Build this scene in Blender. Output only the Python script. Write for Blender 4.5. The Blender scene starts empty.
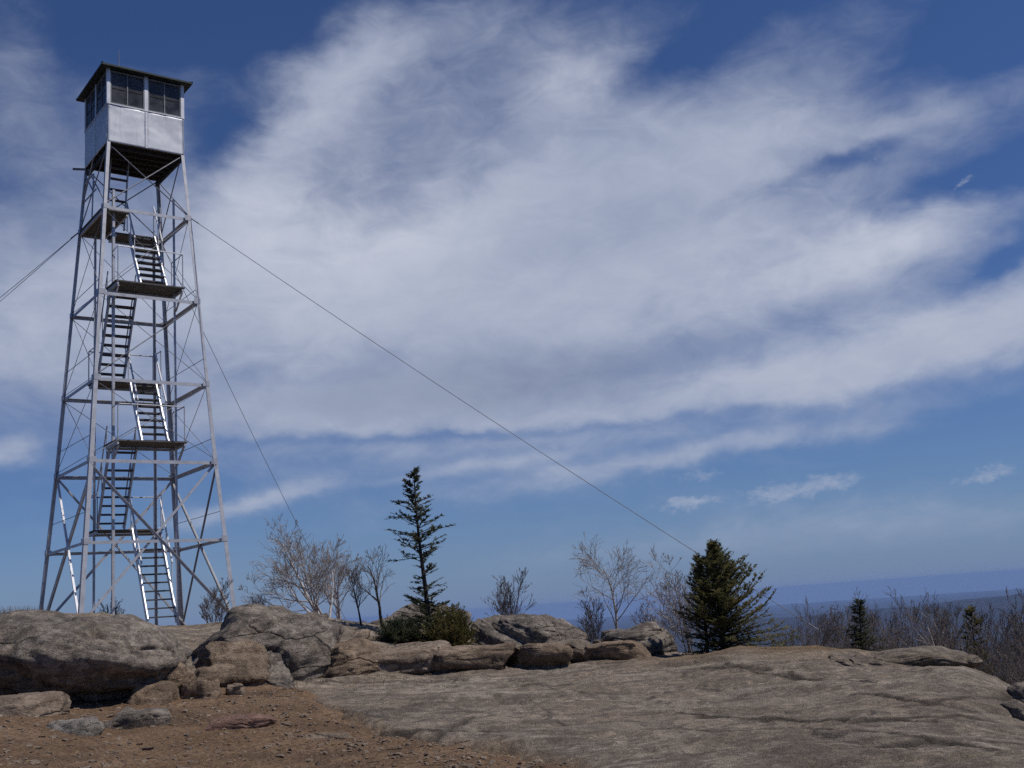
import bpy, bmesh, math, random
import numpy as np
from mathutils import Vector, Matrix

SC = bpy.context.scene
COL = SC.collection
R = math.radians
rnd = random.Random(7)

# ------------------------------------------------------------------ camera
FPX, PITCH, ROLL = 1100.1, R(11.4387), R(-4.1416)      # eye at the world origin, looking along +Y
cp, sp, cr, sr = math.cos(PITCH), math.sin(PITCH), math.cos(ROLL), math.sin(ROLL)
cam_d = bpy.data.cameras.new('camera')
cam = bpy.data.objects.new('camera', cam_d)
COL.objects.link(cam)
fw, r0, u0 = Vector((0, cp, sp)), Vector((1, 0, 0)), Vector((0, -sp, cp))
rt, up = cr * r0 + sr * u0, -sr * r0 + cr * u0
cam.matrix_world = Matrix(((rt.x, up.x, -fw.x, 0), (rt.y, up.y, -fw.y, 0), (rt.z, up.z, -fw.z, 0), (0, 0, 0, 1)))
cam_d.sensor_width = 36
cam_d.lens = 36 * FPX / 1024
cam_d.clip_start, cam_d.clip_end = 0.1, 120000
SC.camera = cam


def ray(px, py):
    u2, v2 = (px - 512) / FPX, (384 - py) / FPX
    u, v = cr * u2 - sr * v2, sr * u2 + cr * v2
    return Vector((u, cp - sp * v, sp + cp * v))


def at(px, py, d):
    """point at horizontal distance d along the line of sight"""
    q = ray(px, py)
    return q * (d / math.hypot(q.x, q.y))


def dirs(px, d):
    q = ray(px, 640)
    k = d / math.hypot(q.x, q.y)
    return q.x * k, q.y * k


# ------------------------------------------------------------------ noise
def _h(ix, iy, iz, s):
    h = (ix.astype(np.int64) * 374761393 + iy.astype(np.int64) * 668265263 + iz.astype(np.int64) * 2147483647 + s * 1274126177) & 0xFFFFFFFF
    h = ((h ^ (h >> 13)) * 1274126177) & 0xFFFFFFFF
    h = ((h ^ (h >> 16)) * 2246822519) & 0xFFFFFFFF
    return h ^ (h >> 15)


def noise(P, s=0):
    P = np.asarray(P, float)
    I = np.floor(P)
    F = P - I
    I = I.astype(np.int64)
    W = F * F * F * (F * (F * 6 - 15) + 10)
    out = 0
    for dx in (0, 1):
        for dy in (0, 1):
            for dz in (0, 1):
                h = _h(I[:, 0] + dx, I[:, 1] + dy, I[:, 2] + dz, s)
                g = ((h & 1023) / 511.5 - 1) * (F[:, 0] - dx) + (((h >> 10) & 1023) / 511.5 - 1) * (F[:, 1] - dy) + (((h >> 20) & 1023) / 511.5 - 1) * (F[:, 2] - dz)
                w = (W[:, 0] if dx else 1 - W[:, 0]) * (W[:, 1] if dy else 1 - W[:, 1]) * (W[:, 2] if dz else 1 - W[:, 2])
                out = out + g * w
    return out * 1.3


def fbm(P, o=4, s=0, lac=2.03, gain=.5):
    P = np.asarray(P, float)
    a, t = 1, 0
    for k in range(o):
        t = t + a * noise(P, s + k * 17)
        P = P * lac
        a *= gain
    return t


def sstep(a, b, x):
    t = np.clip((x - a) / (b - a), 0, 1)
    return t * t * (3 - 2 * t)


# ------------------------------------------------------------------ materials
def mat(name):
    m = bpy.data.materials.new(name)
    m.use_nodes = True
    nt = m.node_tree
    b = nt.nodes['Principled BSDF']
    return m, nt, b


def N(nt, t, **k):
    n = nt.nodes.new(t)
    for a, v in k.items():
        setattr(n, a, v)
    return n


def L(nt, a, b):
    nt.links.new(a, b)


def nz(nt, vec, scale, detail=6, rough=.6, dist=0):
    n = N(nt, 'ShaderNodeTexNoise')
    n.inputs['Scale'].default_value = scale
    n.inputs['Detail'].default_value = detail
    n.inputs['Roughness'].default_value = rough
    n.inputs['Distortion'].default_value = dist
    if vec:
        L(nt, vec, n.inputs['Vector'])
    return n.outputs['Fac']


def ramp(nt, fac, stops, interp='LINEAR'):
    n = N(nt, 'ShaderNodeValToRGB')
    n.color_ramp.interpolation = interp
    e = n.color_ramp.elements
    while len(e) < len(stops):
        e.new(.5)
    for i, (p, c) in enumerate(stops):
        e[i].position = p
        e[i].color = (c, c, c, 1) if isinstance(c, (int, float)) else (*c, 1)
    L(nt, fac, n.inputs[0])
    return n.outputs[0]


def mixc(nt, f, a, b, mode='MIX'):
    n = N(nt, 'ShaderNodeMix', data_type='RGBA', blend_type=mode)
    for s, v in ((n.inputs[0], f), (n.inputs[6], a), (n.inputs[7], b)):
        if isinstance(v, (int, float)):
            s.default_value = v
        elif isinstance(v, tuple):
            s.default_value = (*v, 1)
        else:
            L(nt, v, s)
    return n.outputs[2]


def mth(nt, op, a, b=None, c=None, clamp=False):
    n = N(nt, 'ShaderNodeMath', operation=op, use_clamp=clamp)
    for i, v in enumerate((a, b, c)):
        if v is None:
            continue
        if isinstance(v, (int, float)):
            n.inputs[i].default_value = v
        else:
            L(nt, v, n.inputs[i])
    return n.outputs[0]


def mapped(nt, vec, scale, rot=(0, 0, 0), loc=(0, 0, 0)):
    n = N(nt, 'ShaderNodeMapping')
    n.inputs['Scale'].default_value = scale
    n.inputs['Rotation'].default_value = rot
    n.inputs['Location'].default_value = loc
    L(nt, vec, n.inputs['Vector'])
    return n.outputs[0]


def bump(nt, b, h, dist, strength=1):
    n = N(nt, 'ShaderNodeBump')
    n.inputs['Distance'].default_value = dist
    n.inputs['Strength'].default_value = strength
    L(nt, h, n.inputs['Height'])
    L(nt, n.outputs[0], b.inputs['Normal'])


def rock_mat(name, light, mid, dark, tan, band=(.75, .75, 2.0), rot=(.25, -.2, .4), dust=False, joint=.8):
    m, nt, b = mat(name)
    pos = N(nt, 'ShaderNodeNewGeometry').outputs['Position']
    st = mapped(nt, pos, band, rot)
    base = ramp(nt, nz(nt, st, 1.6, 8, .68, .6), [(.30, dark), (.44, mid), (.56, light), (.72, mid)])
    c = mixc(nt, ramp(nt, nz(nt, pos, .55, 5, .6), [(.42, 0), (.62, .75)]), base, tan)
    # lichen: dark crusts and a few pale rosettes
    c = mixc(nt, ramp(nt, nz(nt, pos, 2.3, 9, .72), [(.52, 0), (.60, .85)]), c, dark)
    c = mixc(nt, ramp(nt, nz(nt, st, 9, 6, .75), [(.40, .55), (.56, 0)]), c, dark)
    c = mixc(nt, ramp(nt, nz(nt, pos, .9, 7, .7, .8), [(.50, 0), (.60, .6)]), c, dark)
    c = mixc(nt, ramp(nt, nz(nt, pos, 11, 5, .75), [(.56, 0), (.68, .75)]), c, light)
    # joints and grain
    wv = N(nt, 'ShaderNodeTexNoise')
    wv.inputs['Scale'].default_value = 1.1
    wv.inputs['Detail'].default_value = 5
    L(nt, pos, wv.inputs['Vector'])
    vo = N(nt, 'ShaderNodeTexVoronoi', feature='DISTANCE_TO_EDGE')
    vo.inputs['Scale'].default_value = joint
    ad = N(nt, 'ShaderNodeVectorMath', operation='ADD')
    sc_ = N(nt, 'ShaderNodeVectorMath', operation='SCALE')
    sc_.inputs[3].default_value = .9
    L(nt, wv.outputs['Color'], sc_.inputs[0])
    L(nt, st, ad.inputs[0])
    L(nt, sc_.outputs[0], ad.inputs[1])
    L(nt, ad.outputs[0], vo.inputs['Vector'])
    some = ramp(nt, nz(nt, pos, .6, 3, .5), [(.45, 0), (.55, 1)])
    crack = mth(nt, 'MULTIPLY', ramp(nt, vo.outputs['Distance'], [(0, 1), (.030, 0)]), some)
    c = mixc(nt, mth(nt, 'MULTIPLY', crack, .7), c, (.05, .042, .036))
    grain = nz(nt, pos, 55, 3, .8)
    c = mixc(nt, ramp(nt, grain, [(.34, .55), (.48, 0)]), c, dark)
    c = mixc(nt, ramp(nt, grain, [(.56, 0), (.68, .5)]), c, light)
    c = mixc(nt, ramp(nt, nz(nt, pos, 5, 8, .8), [(.44, .75), (.52, 0)]), c, dark)
    if dust:
        # long gently curving foliation lines
        fo = mapped(nt, pos, (.22, 1.9, 1), (0, 0, .28))
        c = mixc(nt, mth(nt, 'MULTIPLY', ramp(nt, nz(nt, fo, 1.5, 7, .72, 1.1), [(.45, 0), (.49, .85), (.53, 0)]), ramp(nt, nz(nt, pos, .35, 3, .5), [(.42, .15), (.6, 1)])), c, dark)
        c = mixc(nt, ramp(nt, nz(nt, fo, .8, 6, .7, .9), [(.54, 0), (.62, .35), (.72, .1)]), c, light)
        a = N(nt, 'ShaderNodeVertexColor', layer_name='cover').outputs['Color']
        s = N(nt, 'ShaderNodeSeparateColor')
        L(nt, a, s.inputs[0])
        wob = nz(nt, pos, 3, 6, .7)
        f1 = ramp(nt, mth(nt, 'MULTIPLY', s.outputs[0], mth(nt, 'ADD', wob, .5), clamp=True), [(.25, 0), (.7, .9)])
        c = mixc(nt, f1, c, (.30, .205, .125))
        f2 = mth(nt, 'MULTIPLY', s.outputs[1], ramp(nt, wob, [(.32, .35), (.5, 1)]), clamp=True)
        c = mixc(nt, f2, c, (.215, .145, .082))
        c = mixc(nt, mth(nt, 'MULTIPLY', s.outputs[2], .8, clamp=True), c, (.06, .05, .042))
    L(nt, c, b.inputs['Base Color'])
    b.inputs['Roughness'].default_value = .93
    b.inputs['Specular IOR Level'].default_value = .2
    h = mth(nt, 'ADD', nz(nt, st, 5, 10, .72, .3), mth(nt, 'MULTIPLY', nz(nt, pos, 40, 5, .75), .5))
    h = mth(nt, 'SUBTRACT', h, mth(nt, 'MULTIPLY', crack, .6))
    bump(nt, b, h, .08, 1)
    return m


M = {}
M['slab'] = rock_mat('bedrock', (.50, .42, .335), (.355, .287, .22), (.14, .113, .09), (.36, .272, .195), band=(.8, .75, 1.6), dust=True, joint=.42)
M['boulder'] = rock_mat('boulder_gneiss', (.46, .395, .335), (.29, .243, .20), (.105, .09, .078), (.34, .255, .19))
M['brownrock'] = rock_mat('brown_gneiss', (.45, .345, .25), (.31, .225, .155), (.14, .10, .072), (.37, .26, .175))
M['slabstone'] = rock_mat('slab_gneiss', (.45, .375, .30), (.30, .24, .185), (.13, .106, .086), (.35, .262, .185))
M['greystone'] = rock_mat('grey_stone', (.44, .41, .37), (.31, .28, .25), (.15, .135, .12), (.36, .30, .24))
M['redstone'] = rock_mat('reddish_stone', (.46, .29, .23), (.36, .20, .155), (.19, .115, .09), (.40, .245, .185))
M['tanstone'] = rock_mat('tan_stone', (.50, .40, .31), (.39, .30, .22), (.20, .15, .115), (.42, .31, .22))


def dirt_mat():
    m, nt, b = mat('dirt')
    pos = N(nt, 'ShaderNodeNewGeometry').outputs['Position']
    c = ramp(nt, nz(nt, pos, 1.3, 9, .7), [(.3, (.132, .081, .048)), (.5, (.21, .134, .082)), (.7, (.295, .20, .132))])
    c = mixc(nt, ramp(nt, nz(nt, pos, .8, 5, .6), [(.5, 0), (.62, .6)]), c, (.105, .070, .047))
    c = mixc(nt, ramp(nt, nz(nt, pos, 22, 4, .7), [(.40, .8), (.52, 0)]), c, (.085, .055, .038))
    c = mixc(nt, ramp(nt, nz(nt, pos, 30, 3, .6), [(.60, 0), (.70, .7)]), c, (.33, .26, .20))
    L(nt, c, b.inputs['Base Color'])
    b.inputs['Roughness'].default_value = 1
    b.inputs['Specular IOR Level'].default_value = .1
    h = mth(nt, 'ADD', nz(nt, pos, 6, 8, .7), mth(nt, 'MULTIPLY', nz(nt, pos, 35, 4, .7), .6))
    bump(nt, b, h, .05, 1)
    return m


M['dirt'] = dirt_mat()


def simple(name, stops, scale=6, rough=.8, metal=0, bumpd=0, spec=.3, stretch=None, detail=5):
    m, nt, b = mat(name)
    pos = N(nt, 'ShaderNodeTexCoord').outputs['Object']
    v = mapped(nt, pos, stretch) if stretch else pos
    n = nz(nt, v, scale, detail, .65)
    k = len(stops)
    L(nt, ramp(nt, n, [(.3 + .4 * i / max(1, k - 1), s) for i, s in enumerate(stops)]), b.inputs['Base Color'])
    b.inputs['Roughness'].default_value = rough
    b.inputs['Metallic'].default_value = metal
    b.inputs['Specular IOR Level'].default_value = spec
    if bumpd:
        bump(nt, b, nz(nt, v, scale * 2, 5, .7), bumpd, 1)
    return m


M['steel'] = simple('galvanised_steel', [(.36, .36, .385), (.47, .47, .495), (.54, .54, .56)], 5, .5, .35, 0, .4)
M['steel_sunlit'] = simple('sunlit_galvanised_steel', [(.62, .62, .66), (.74, .74, .77)], 9, .42, .25, 0, .5)  # lit copy of the galvanised steel, sunlight put into the colour
M['rod'] = simple('weathered_rod_shaded_brace', [(.20, .20, .215), (.30, .30, .32)], 6, .6, .3)  # on the right-face braces this darker tone stands in for shade
M['tread'] = simple('weathered_tread', [(.055, .055, .065), (.10, .10, .11)], 7, .75)
M['platform'] = simple('weathered_plank', [(.085, .082, .080), (.15, .145, .14)], 4, .85, 0, .004, .2, (1, 9, 1))
M['sash'] = simple('weathered_sash', [(.16, .16, .17), (.30, .30, .31)], 6, .7)
M['roof'] = simple('dark_roof_metal', [(.022, .032, .03), (.045, .055, .05)], 3, .55, .2)
M['joist'] = simple('dark_timber', [(.03, .026, .024), (.06, .052, .045)], 5, .8, 0, .004)
M['wire'] = simple('wire_rope', [(.16, .16, .175), (.24, .24, .255)], 20, .6, .2)
M['birch'] = simple('birch_bark', [(.14, .12, .11), (.48, .44, .42), (.62, .58, .56)], 9, .8, 0, 0, .2, (1, 1, 2.6))
M['bark'] = simple('grey_bark', [(.075, .06, .052), (.15, .125, .112), (.20, .17, .155)], 12, .9, 0, 0, .15, (1, 1, .4))
M['twig'] = simple('bare_twig', [(.105, .085, .078), (.19, .16, .148)], 8, .9, 0, 0, .15)
M['paletwig'] = simple('pale_twig', [(.24, .21, .20), (.40, .365, .35)], 8, .9, 0, 0, .15)
M['darkbark'] = simple('dark_bark', [(.035, .028, .024), (.075, .06, .052)], 12, .95, 0, 0, .1)


def needle_mat(name, a, b_, c):
    m, nt, b = mat(name)
    pos = N(nt, 'ShaderNodeTexCoord').outputs['Object']
    o = ramp(nt, nz(nt, pos, 3.5, 5, .7), [(.32, a), (.5, b_), (.68, c)])
    L(nt, o, b.inputs['Base Color'])
    b.inputs['Roughness'].default_value = .75
    b.inputs['Specular IOR Level'].default_value = .2
    tl = N(nt, 'ShaderNodeBsdfTranslucent')
    L(nt, o, tl.inputs[0])
    mx = N(nt, 'ShaderNodeMixShader')
    mx.inputs[0].default_value = .35
    L(nt, b.outputs[0], mx.inputs[1])
    L(nt, tl.outputs[0], mx.inputs[2])
    L(nt, mx.outputs[0], nt.nodes['Material Output'].inputs[0])
    return m


M['spruce'] = needle_mat('spruce_needles', (.048, .056, .036), (.082, .092, .052), (.14, .14, .085))
M['cedar'] = needle_mat('cedar_sprays', (.085, .090, .040), (.155, .148, .064), (.23, .19, .088))
M['juniper'] = needle_mat('juniper_sprays', (.070, .072, .022), (.135, .120, .042), (.20, .15, .065))
M['drygrass'] = needle_mat('dry_grass', (.12, .085, .05), (.22, .16, .09), (.34, .25, .15))


def panel_mat():
    m, nt, b = mat('painted_sheet_metal')
    pos = N(nt, 'ShaderNodeTexCoord').outputs['Object']
    c = ramp(nt, nz(nt, pos, 1.6, 7, .65), [(.33, (.60, .60, .63)), (.5, (.72, .72, .745)), (.66, (.80, .80, .81))])
    c = mixc(nt, ramp(nt, nz(nt, mapped(nt, pos, (6, 6, .6)), 2.5, 5, .7), [(.54, 0), (.70, .32)]), c, (.40, .385, .38))
    c = mixc(nt, ramp(nt, nz(nt, mapped(nt, pos, (9, 9, .5)), 1.6, 4, .6), [(.62, 0), (.74, .32)]), c, (.30, .20, .13))
    L(nt, c, b.inputs['Base Color'])
    b.inputs['Roughness'].default_value = .45
    b.inputs['Metallic'].default_value = .12
    bump(nt, b, nz(nt, pos, 1.3, 2, .45), .05, .5)
    return m


M['panel'] = panel_mat()


def glass_mat():
    m, nt, b = mat('dusty_window_glass')
    nt.nodes.remove(b)
    out = nt.nodes['Material Output']
    tr = N(nt, 'ShaderNodeBsdfTransparent')
    tr.inputs[0].default_value = (.55, .57, .60, 1)
    gl = N(nt, 'ShaderNodeBsdfGlossy')
    gl.inputs['Roughness'].default_value = .06
    fr = N(nt, 'ShaderNodeFresnel')
    fr.inputs[0].default_value = 1.45
    mx = N(nt, 'ShaderNodeMixShader')
    L(nt, fr.outputs[0], mx.inputs[0])
    L(nt, tr.outputs[0], mx.inputs[1])
    L(nt, gl.outputs[0], mx.inputs[2])
    df = N(nt, 'ShaderNodeBsdfDiffuse')
    df.inputs[0].default_value = (.17, .17, .18, 1)
    m2 = N(nt, 'ShaderNodeMixShader')
    pos = N(nt, 'ShaderNodeTexCoord').outputs['Object']
    L(nt, ramp(nt, nz(nt, pos, 3, 5, .6), [(.35, .18), (.7, .6)]), m2.inputs[0])
    L(nt, mx.outputs[0], m2.inputs[1])
    L(nt, df.outputs[0], m2.inputs[2])
    L(nt, m2.outputs[0], out.inputs[0])
    return m


M['glass'] = glass_mat()


def hill_mat():
    m, nt, b = mat('leafless_forest')
    pos = N(nt, 'ShaderNodeNewGeometry').outputs['Position']
    c = ramp(nt, nz(nt, pos, .004, 8, .7), [(.35, (.016, .016, .017)), (.5, (.030, .027, .027)), (.65, (.048, .041, .039))])
    c = mixc(nt, ramp(nt, nz(nt, pos, .0016, 4, .6), [(.55, 0), (.62, .8)]), c, (.02, .028, .018))
    L(nt, c, b.inputs['Base Color'])
    b.inputs['Roughness'].default_value = 1
    b.inputs['Specular IOR Level'].default_value = 0
    return m


M['hills'] = hill_mat()


# ------------------------------------------------------------------ mesh helpers
def tag(o, label=None, cat=None, group=None, kind=None):
    for k, v in (('label', label), ('category', cat), ('group', group), ('kind', kind)):
        if v:
            o[k] = v
    return o


def link(name, me, m=None, parent=None):
    o = bpy.data.objects.new(name, me)
    COL.objects.link(o)
    if m is not None and me is not None:
        me.materials.append(m)
    if parent:
        o.parent = parent
    return o


def empty(name, loc, rz=0):
    o = link(name, None)
    o.empty_display_size = .2
    o.location = loc
    o.rotation_euler = (0, 0, rz)
    return o


def np_mesh(name, V, F, smooth=True):
    me = bpy.data.meshes.new(name)
    me.from_pydata(V.tolist() if hasattr(V, 'tolist') else V, [], F.tolist() if hasattr(F, 'tolist') else F)
    if smooth:
        me.polygons.foreach_set('use_smooth', [True] * len(me.polygons))
    me.update()
    return me


class MB:
    def __init__(s):
        s.v, s.f = [], []

    def box6(s, c, ax, ay, az):
        b = len(s.v)
        c, ax, ay, az = Vector(c), Vector(ax), Vector(ay), Vector(az)
        for i in (-1, 1):
            for j in (-1, 1):
                for k in (-1, 1):
                    s.v.append(c + ax * i + ay * j + az * k)
        for q in ((0, 1, 3, 2), (4, 6, 7, 5), (0, 4, 5, 1), (2, 3, 7, 6), (0, 2, 6, 4), (1, 5, 7, 3)):
            s.f.append([b + i for i in q])

    def box(s, x0, x1, y0, y1, z0, z1):
        s.box6(((x0 + x1) / 2, (y0 + y1) / 2, (z0 + z1) / 2), ((x1 - x0) / 2, 0, 0), (0, (y1 - y0) / 2, 0), (0, 0, (z1 - z0) / 2))

    def bar(s, a, b, w, h, upv=(0, 0, 1)):
        a, b = Vector(a), Vector(b)
        d = b - a
        l = d.length
        d = d / l
        x = d.cross(Vector(upv))
        if x.length < 1e-4:
            x = d.cross(Vector((1, 0, 0)))
        x.normalize()
        y = x.cross(d)
        s.box6((a + b) / 2, d * l / 2, x * w / 2, y * h / 2)

    def angle(s, a, b, n1, n2, w, t=.012):
        """rolled angle from a to b; one flange spreads along n1, the other along n2"""
        a, b = Vector(a), Vector(b)
        d = b - a
        l = d.length
        d /= l
        n1 = Vector(n1)
        n1 = (n1 - d * n1.dot(d)).normalized()
        n2 = Vector(n2)
        n2 = (n2 - d * n2.dot(d) - n1 * n2.dot(n1)).normalized()
        c = (a + b) / 2
        s.box6(c + n1 * w / 2, d * l / 2, n1 * w / 2, n2 * t / 2)
        s.box6(c + n2 * (w / 2 + t / 2), d * l / 2, n1 * t / 2, n2 * (w - t) / 2)

    def tube(s, pts, rad, n=5, cap=True):
        pts = [Vector(p) for p in pts]
        if not hasattr(rad, '__len__'):
            rad = [rad] * len(pts)
        base = len(s.v)
        ref = None
        for i, p in enumerate(pts):
            d = (pts[min(i + 1, len(pts) - 1)] - pts[max(i - 1, 0)])
            if d.length < 1e-9:
                d = Vector((0, 0, 1))
            d.normalize()
            if ref is None:
                ref = d.orthogonal().normalized()
            x = (ref - d * ref.dot(d))
            if x.length < 1e-4:
                x = d.orthogonal()
            x.normalize()
            ref = x
            y = d.cross(x)
            for k in range(n):
                t = 2 * math.pi * k / n
                s.v.append(p + (x * math.cos(t) + y * math.sin(t)) * rad[i])
        for i in range(len(pts) - 1):
            for k in range(n):
                a = base + i * n + k
                b = base + i * n + (k + 1) % n
                s.f.append([a, b, b + n, a + n])
        if cap:
            s.f.append([base + k for k in range(n)][::-1])
            s.f.append([base + (len(pts) - 1) * n + k for k in range(n)])

    def tri(s, a, b, c):
        k = len(s.v)
        s.v += [a, b, c]
        s.f.append([k, k + 1, k + 2])

    def mesh(s, name, smooth=False):
        me = bpy.data.meshes.new(name)
        me.from_pydata([tuple(p) for p in s.v], [], s.f)
        if smooth:
            me.polygons.foreach_set('use_smooth', [True] * len(me.polygons))
        me.update()
        return me

    def build(s, name, m, parent=None, smooth=False):
        return link(name, s.mesh(name, smooth), m, parent)


# ------------------------------------------------------------------ terrain
ctrl = []
for px, py, d in [
    (-200, 768, 10), (0, 768, 11), (150, 768, 11), (300, 768, 10.3), (450, 768, 9.6), (600, 768, 9), (750, 768, 8.6), (900, 768, 8.2), (1024, 768, 7.8), (1200, 768, 7.5),
    (-150, 722, 14.5), (0, 718, 15), (80, 713, 16), (200, 702, 17), (280, 690, 18),
    (350, 720, 13.5), (500, 715, 13), (650, 714, 12.5), (800, 714, 12), (950, 716, 11.2),
    (350, 684, 17.4), (500, 680, 17), (650, 678, 16.5), (800, 677, 15.5), (930, 682, 13.8),
    (300, 672, 19.5), (400, 661, 20.5), (500, 657, 20.5), (600, 656, 20.5), (700, 651, 22), (780, 644, 23.5), (860, 649, 22.5), (950, 659, 19), (1000, 680, 15.5), (1024, 693, 13.6),
    (-100, 618, 22), (0, 613, 22), (60, 609, 23), (105, 612, 23.5), (140, 621, 25), (170, 625, 26), (240, 618, 26), (300, 610, 24), (350, 617, 25), (420, 625, 26), (480, 634, 26), (540, 642, 25), (620, 645, 25), (680, 647, 25)]:
    p = at(px, py, d)
    ctrl.append((p.x, p.y, p.z))
for px, d, z in [(-150, 18.5, -.75), (60, 18.8, -.55), (200, 20, -.5), (280, 21, -.45),
                 (60, 30, .45), (120, 31, .25), (200, 31, .18), (300, 31, .0), (400, 33, -.5), (520, 33, -1.0), (620, 33, -1.6), (700, 32, -2.3), (780, 32, -2.9), (860, 32, -3.6), (950, 28, -3.9), (1024, 22, -3.6), (1024, 32, -5.6), (1180, 14, -3.4), (1180, 26, -6),
                 (-100, 42, -.2), (100, 42, -.5), (300, 42, -1.2), (500, 44, -2.6), (700, 44, -4.6), (900, 44, -6.8), (1100, 44, -9), (-100, 60, -3), (300, 60, -4.5), (600, 60, -6), (900, 60, -11), (1150, 60, -15),
                 (700, 26, -1.55), (780, 26.5, -1.62), (860, 25.5, -1.95), (940, 22, -1.95), (1000, 18.5, -2.1), (512, 4, -1.45), (100, 5, -1.4), (900, 4, -1.5), (1300, 4, -1.6), (-300, 5, -1.35), (1300, 7, -1.7)]:
    x, y = dirs(px, d)
    ctrl.append((x, y, z))
ctrl = np.array(ctrl)


def tps_phi(r2):
    return .5 * r2 * np.log(r2 + 1e-9)


n_ = len(ctrl)
K = tps_phi(((ctrl[:, None, :2] - ctrl[None, :, :2]) ** 2).sum(-1)) + np.eye(n_) * .35
A = np.zeros((n_ + 3, n_ + 3))
A[:n_, :n_] = K
A[:n_, n_:] = np.c_[np.ones(n_), ctrl[:, :2]]
A[n_:, :n_] = A[:n_, n_:].T
tw = np.linalg.solve(A, np.r_[ctrl[:, 2], 0, 0, 0])


def base_z(X, Y):
    z = tw[n_] + tw[n_ + 1] * X + tw[n_ + 2] * Y
    for i in range(n_):
        z = z + tw[i] * tps_phi((X - ctrl[i, 0]) ** 2 + (Y - ctrl[i, 1]) ** 2)
    return z


def to_px(X, Y, Z):
    fwd = Y * cp + Z * sp
    u = X / fwd
    v = (-Y * sp + Z * cp) / fwd
    return 512 + FPX * (cr * u + sr * v), 384 - FPX * (-sr * u + cr * v)


# edge between the trodden dirt and the bare slab, in plan
edge_pts = []
for px, py, d in [(-300, 700, 17.5), (0, 700, 17.2), (150, 694, 17.8), (262, 684, 18.6), (292, 688, 18.0), (308, 702, 15.8), (332, 718, 13.7), (380, 735, 12.0), (430, 747, 11.2), (500, 760, 10.2), (545, 769, 9.5), (640, 800, 7.5), (760, 900, 4.5)]:
    p = at(px, py, d)
    edge_pts.append((p.x, p.y))
edge_pts = np.array(edge_pts)


def edge_sd(X, Y):
    """signed distance to the dirt edge, positive on the dirt side"""
    best = np.full(X.shape, 1e9)
    sgn = np.ones(X.shape)
    for a, b in zip(edge_pts[:-1], edge_pts[1:]):
        d = b - a
        t = np.clip(((X - a[0]) * d[0] + (Y - a[1]) * d[1]) / (d @ d), 0, 1)
        qx, qy = X - a[0] - d[0] * t, Y - a[1] - d[1] * t
        dist = np.hypot(qx, qy)
        cr_ = d[0] * (Y - a[1]) - d[1] * (X - a[0])
        m_ = dist < best
        best = np.where(m_, dist, best)
        sgn = np.where(m_, np.where(cr_ < 0, 1., -1.), sgn)
    return best * sgn


cracks = []                                                # joints in the slab, each a bent line on the ground
for line in [[(700, 718), (735, 721), (800, 724), (880, 722), (1010, 726)], [(468, 722), (445, 733), (408, 740), (388, 746)], [(700, 672), (740, 669), (800, 680), (860, 683)],
             [(300, 676), (345, 671), (400, 668)], [(880, 700), (930, 705), (1000, 700)],  [(860, 735), (940, 745), (1020, 748)]]:
    cracks.append(line)


CREST = [(-100, .19), (0, .19), (60, .13), (105, .06), (140, .19), (165, .23), (240, .18), (300, .12), (350, .13), (420, .20), (500, .22), (600, .15), (650, .15),
         (690, .17), (740, .13), (780, .27), (830, .32), (870, .35), (920, .18), (960, -.12), (1000, -.05), (1020, -.04), (1150, -.04)]
CREST_AZ = [math.atan2(*dirs(px, 1)) for px, _ in CREST]


def slab_z(X, Y, fine=True):
    b = base_z(X, Y)
    b = b - np.interp(np.arctan2(X, Y), CREST_AZ, [c for _, c in CREST]) * sstep(13, 19, np.hypot(X, Y))
    rr = np.hypot(X, Y)
    P = np.c_[X, Y, np.zeros_like(X)]
    sd = edge_sd(X, Y) + .25 * noise(P * 1.7, 3) + .10 * noise(P * 6, 5)
    bare = sstep(.25, -.35, sd)
    z = b + .045 * fbm(P * .45, 3, 11)
    z = z - .035 * 0
    if fine:
        # sheet joints: shallow terraces following a wavy tilted plane, ground down at the lips
        q = (X * .25 + Y * .95) * .95 + 1.3 * fbm(P * .33, 3, 21) + 2.2 * b
        fr = q - np.floor(q)
        z = z + .055 * (sstep(0, .16, fr) - fr) * (0.35 + .65 * sstep(-.2, .3, noise(P * .5, 31)))
        z = z + .034 * fbm(P * np.array([1.1, 2.2, 1]), 4, 41)
        z = z + .014 * fbm(P * np.array([6, 9, 1]), 3, 43)
        cn = np.abs(noise(P * np.array([.55, 1.1, 1]) + .35 * np.c_[noise(P * 2, 61), noise(P * 2, 62), 0 * X], 51))
        z = z - .03 * np.clip(1 - cn / .018, 0, 1) * sstep(.0, .3, noise(P * .4, 52))
    # keep the bump away under the dirt
    z = np.where(True, z, z) - .35 * (1 - bare)
    return z, sd, bare


def ground_z(x, y):
    z, _, _ = slab_z(np.array([x]), np.array([y]), False)
    return float(z[0])


def polar(th0, th1, nt_, rr):
    th = np.linspace(th0, th1, nt_)
    T, RR = np.meshgrid(th, rr)
    X, Y = RR * np.sin(T), RR * np.cos(T)
    i = np.arange(len(rr) - 1)[:, None] * nt_ + np.arange(nt_ - 1)[None]
    F = np.stack([i, i + 1, i + nt_ + 1, i + nt_], -1).reshape(-1, 4)
    return X.ravel(), Y.ravel(), F


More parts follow.
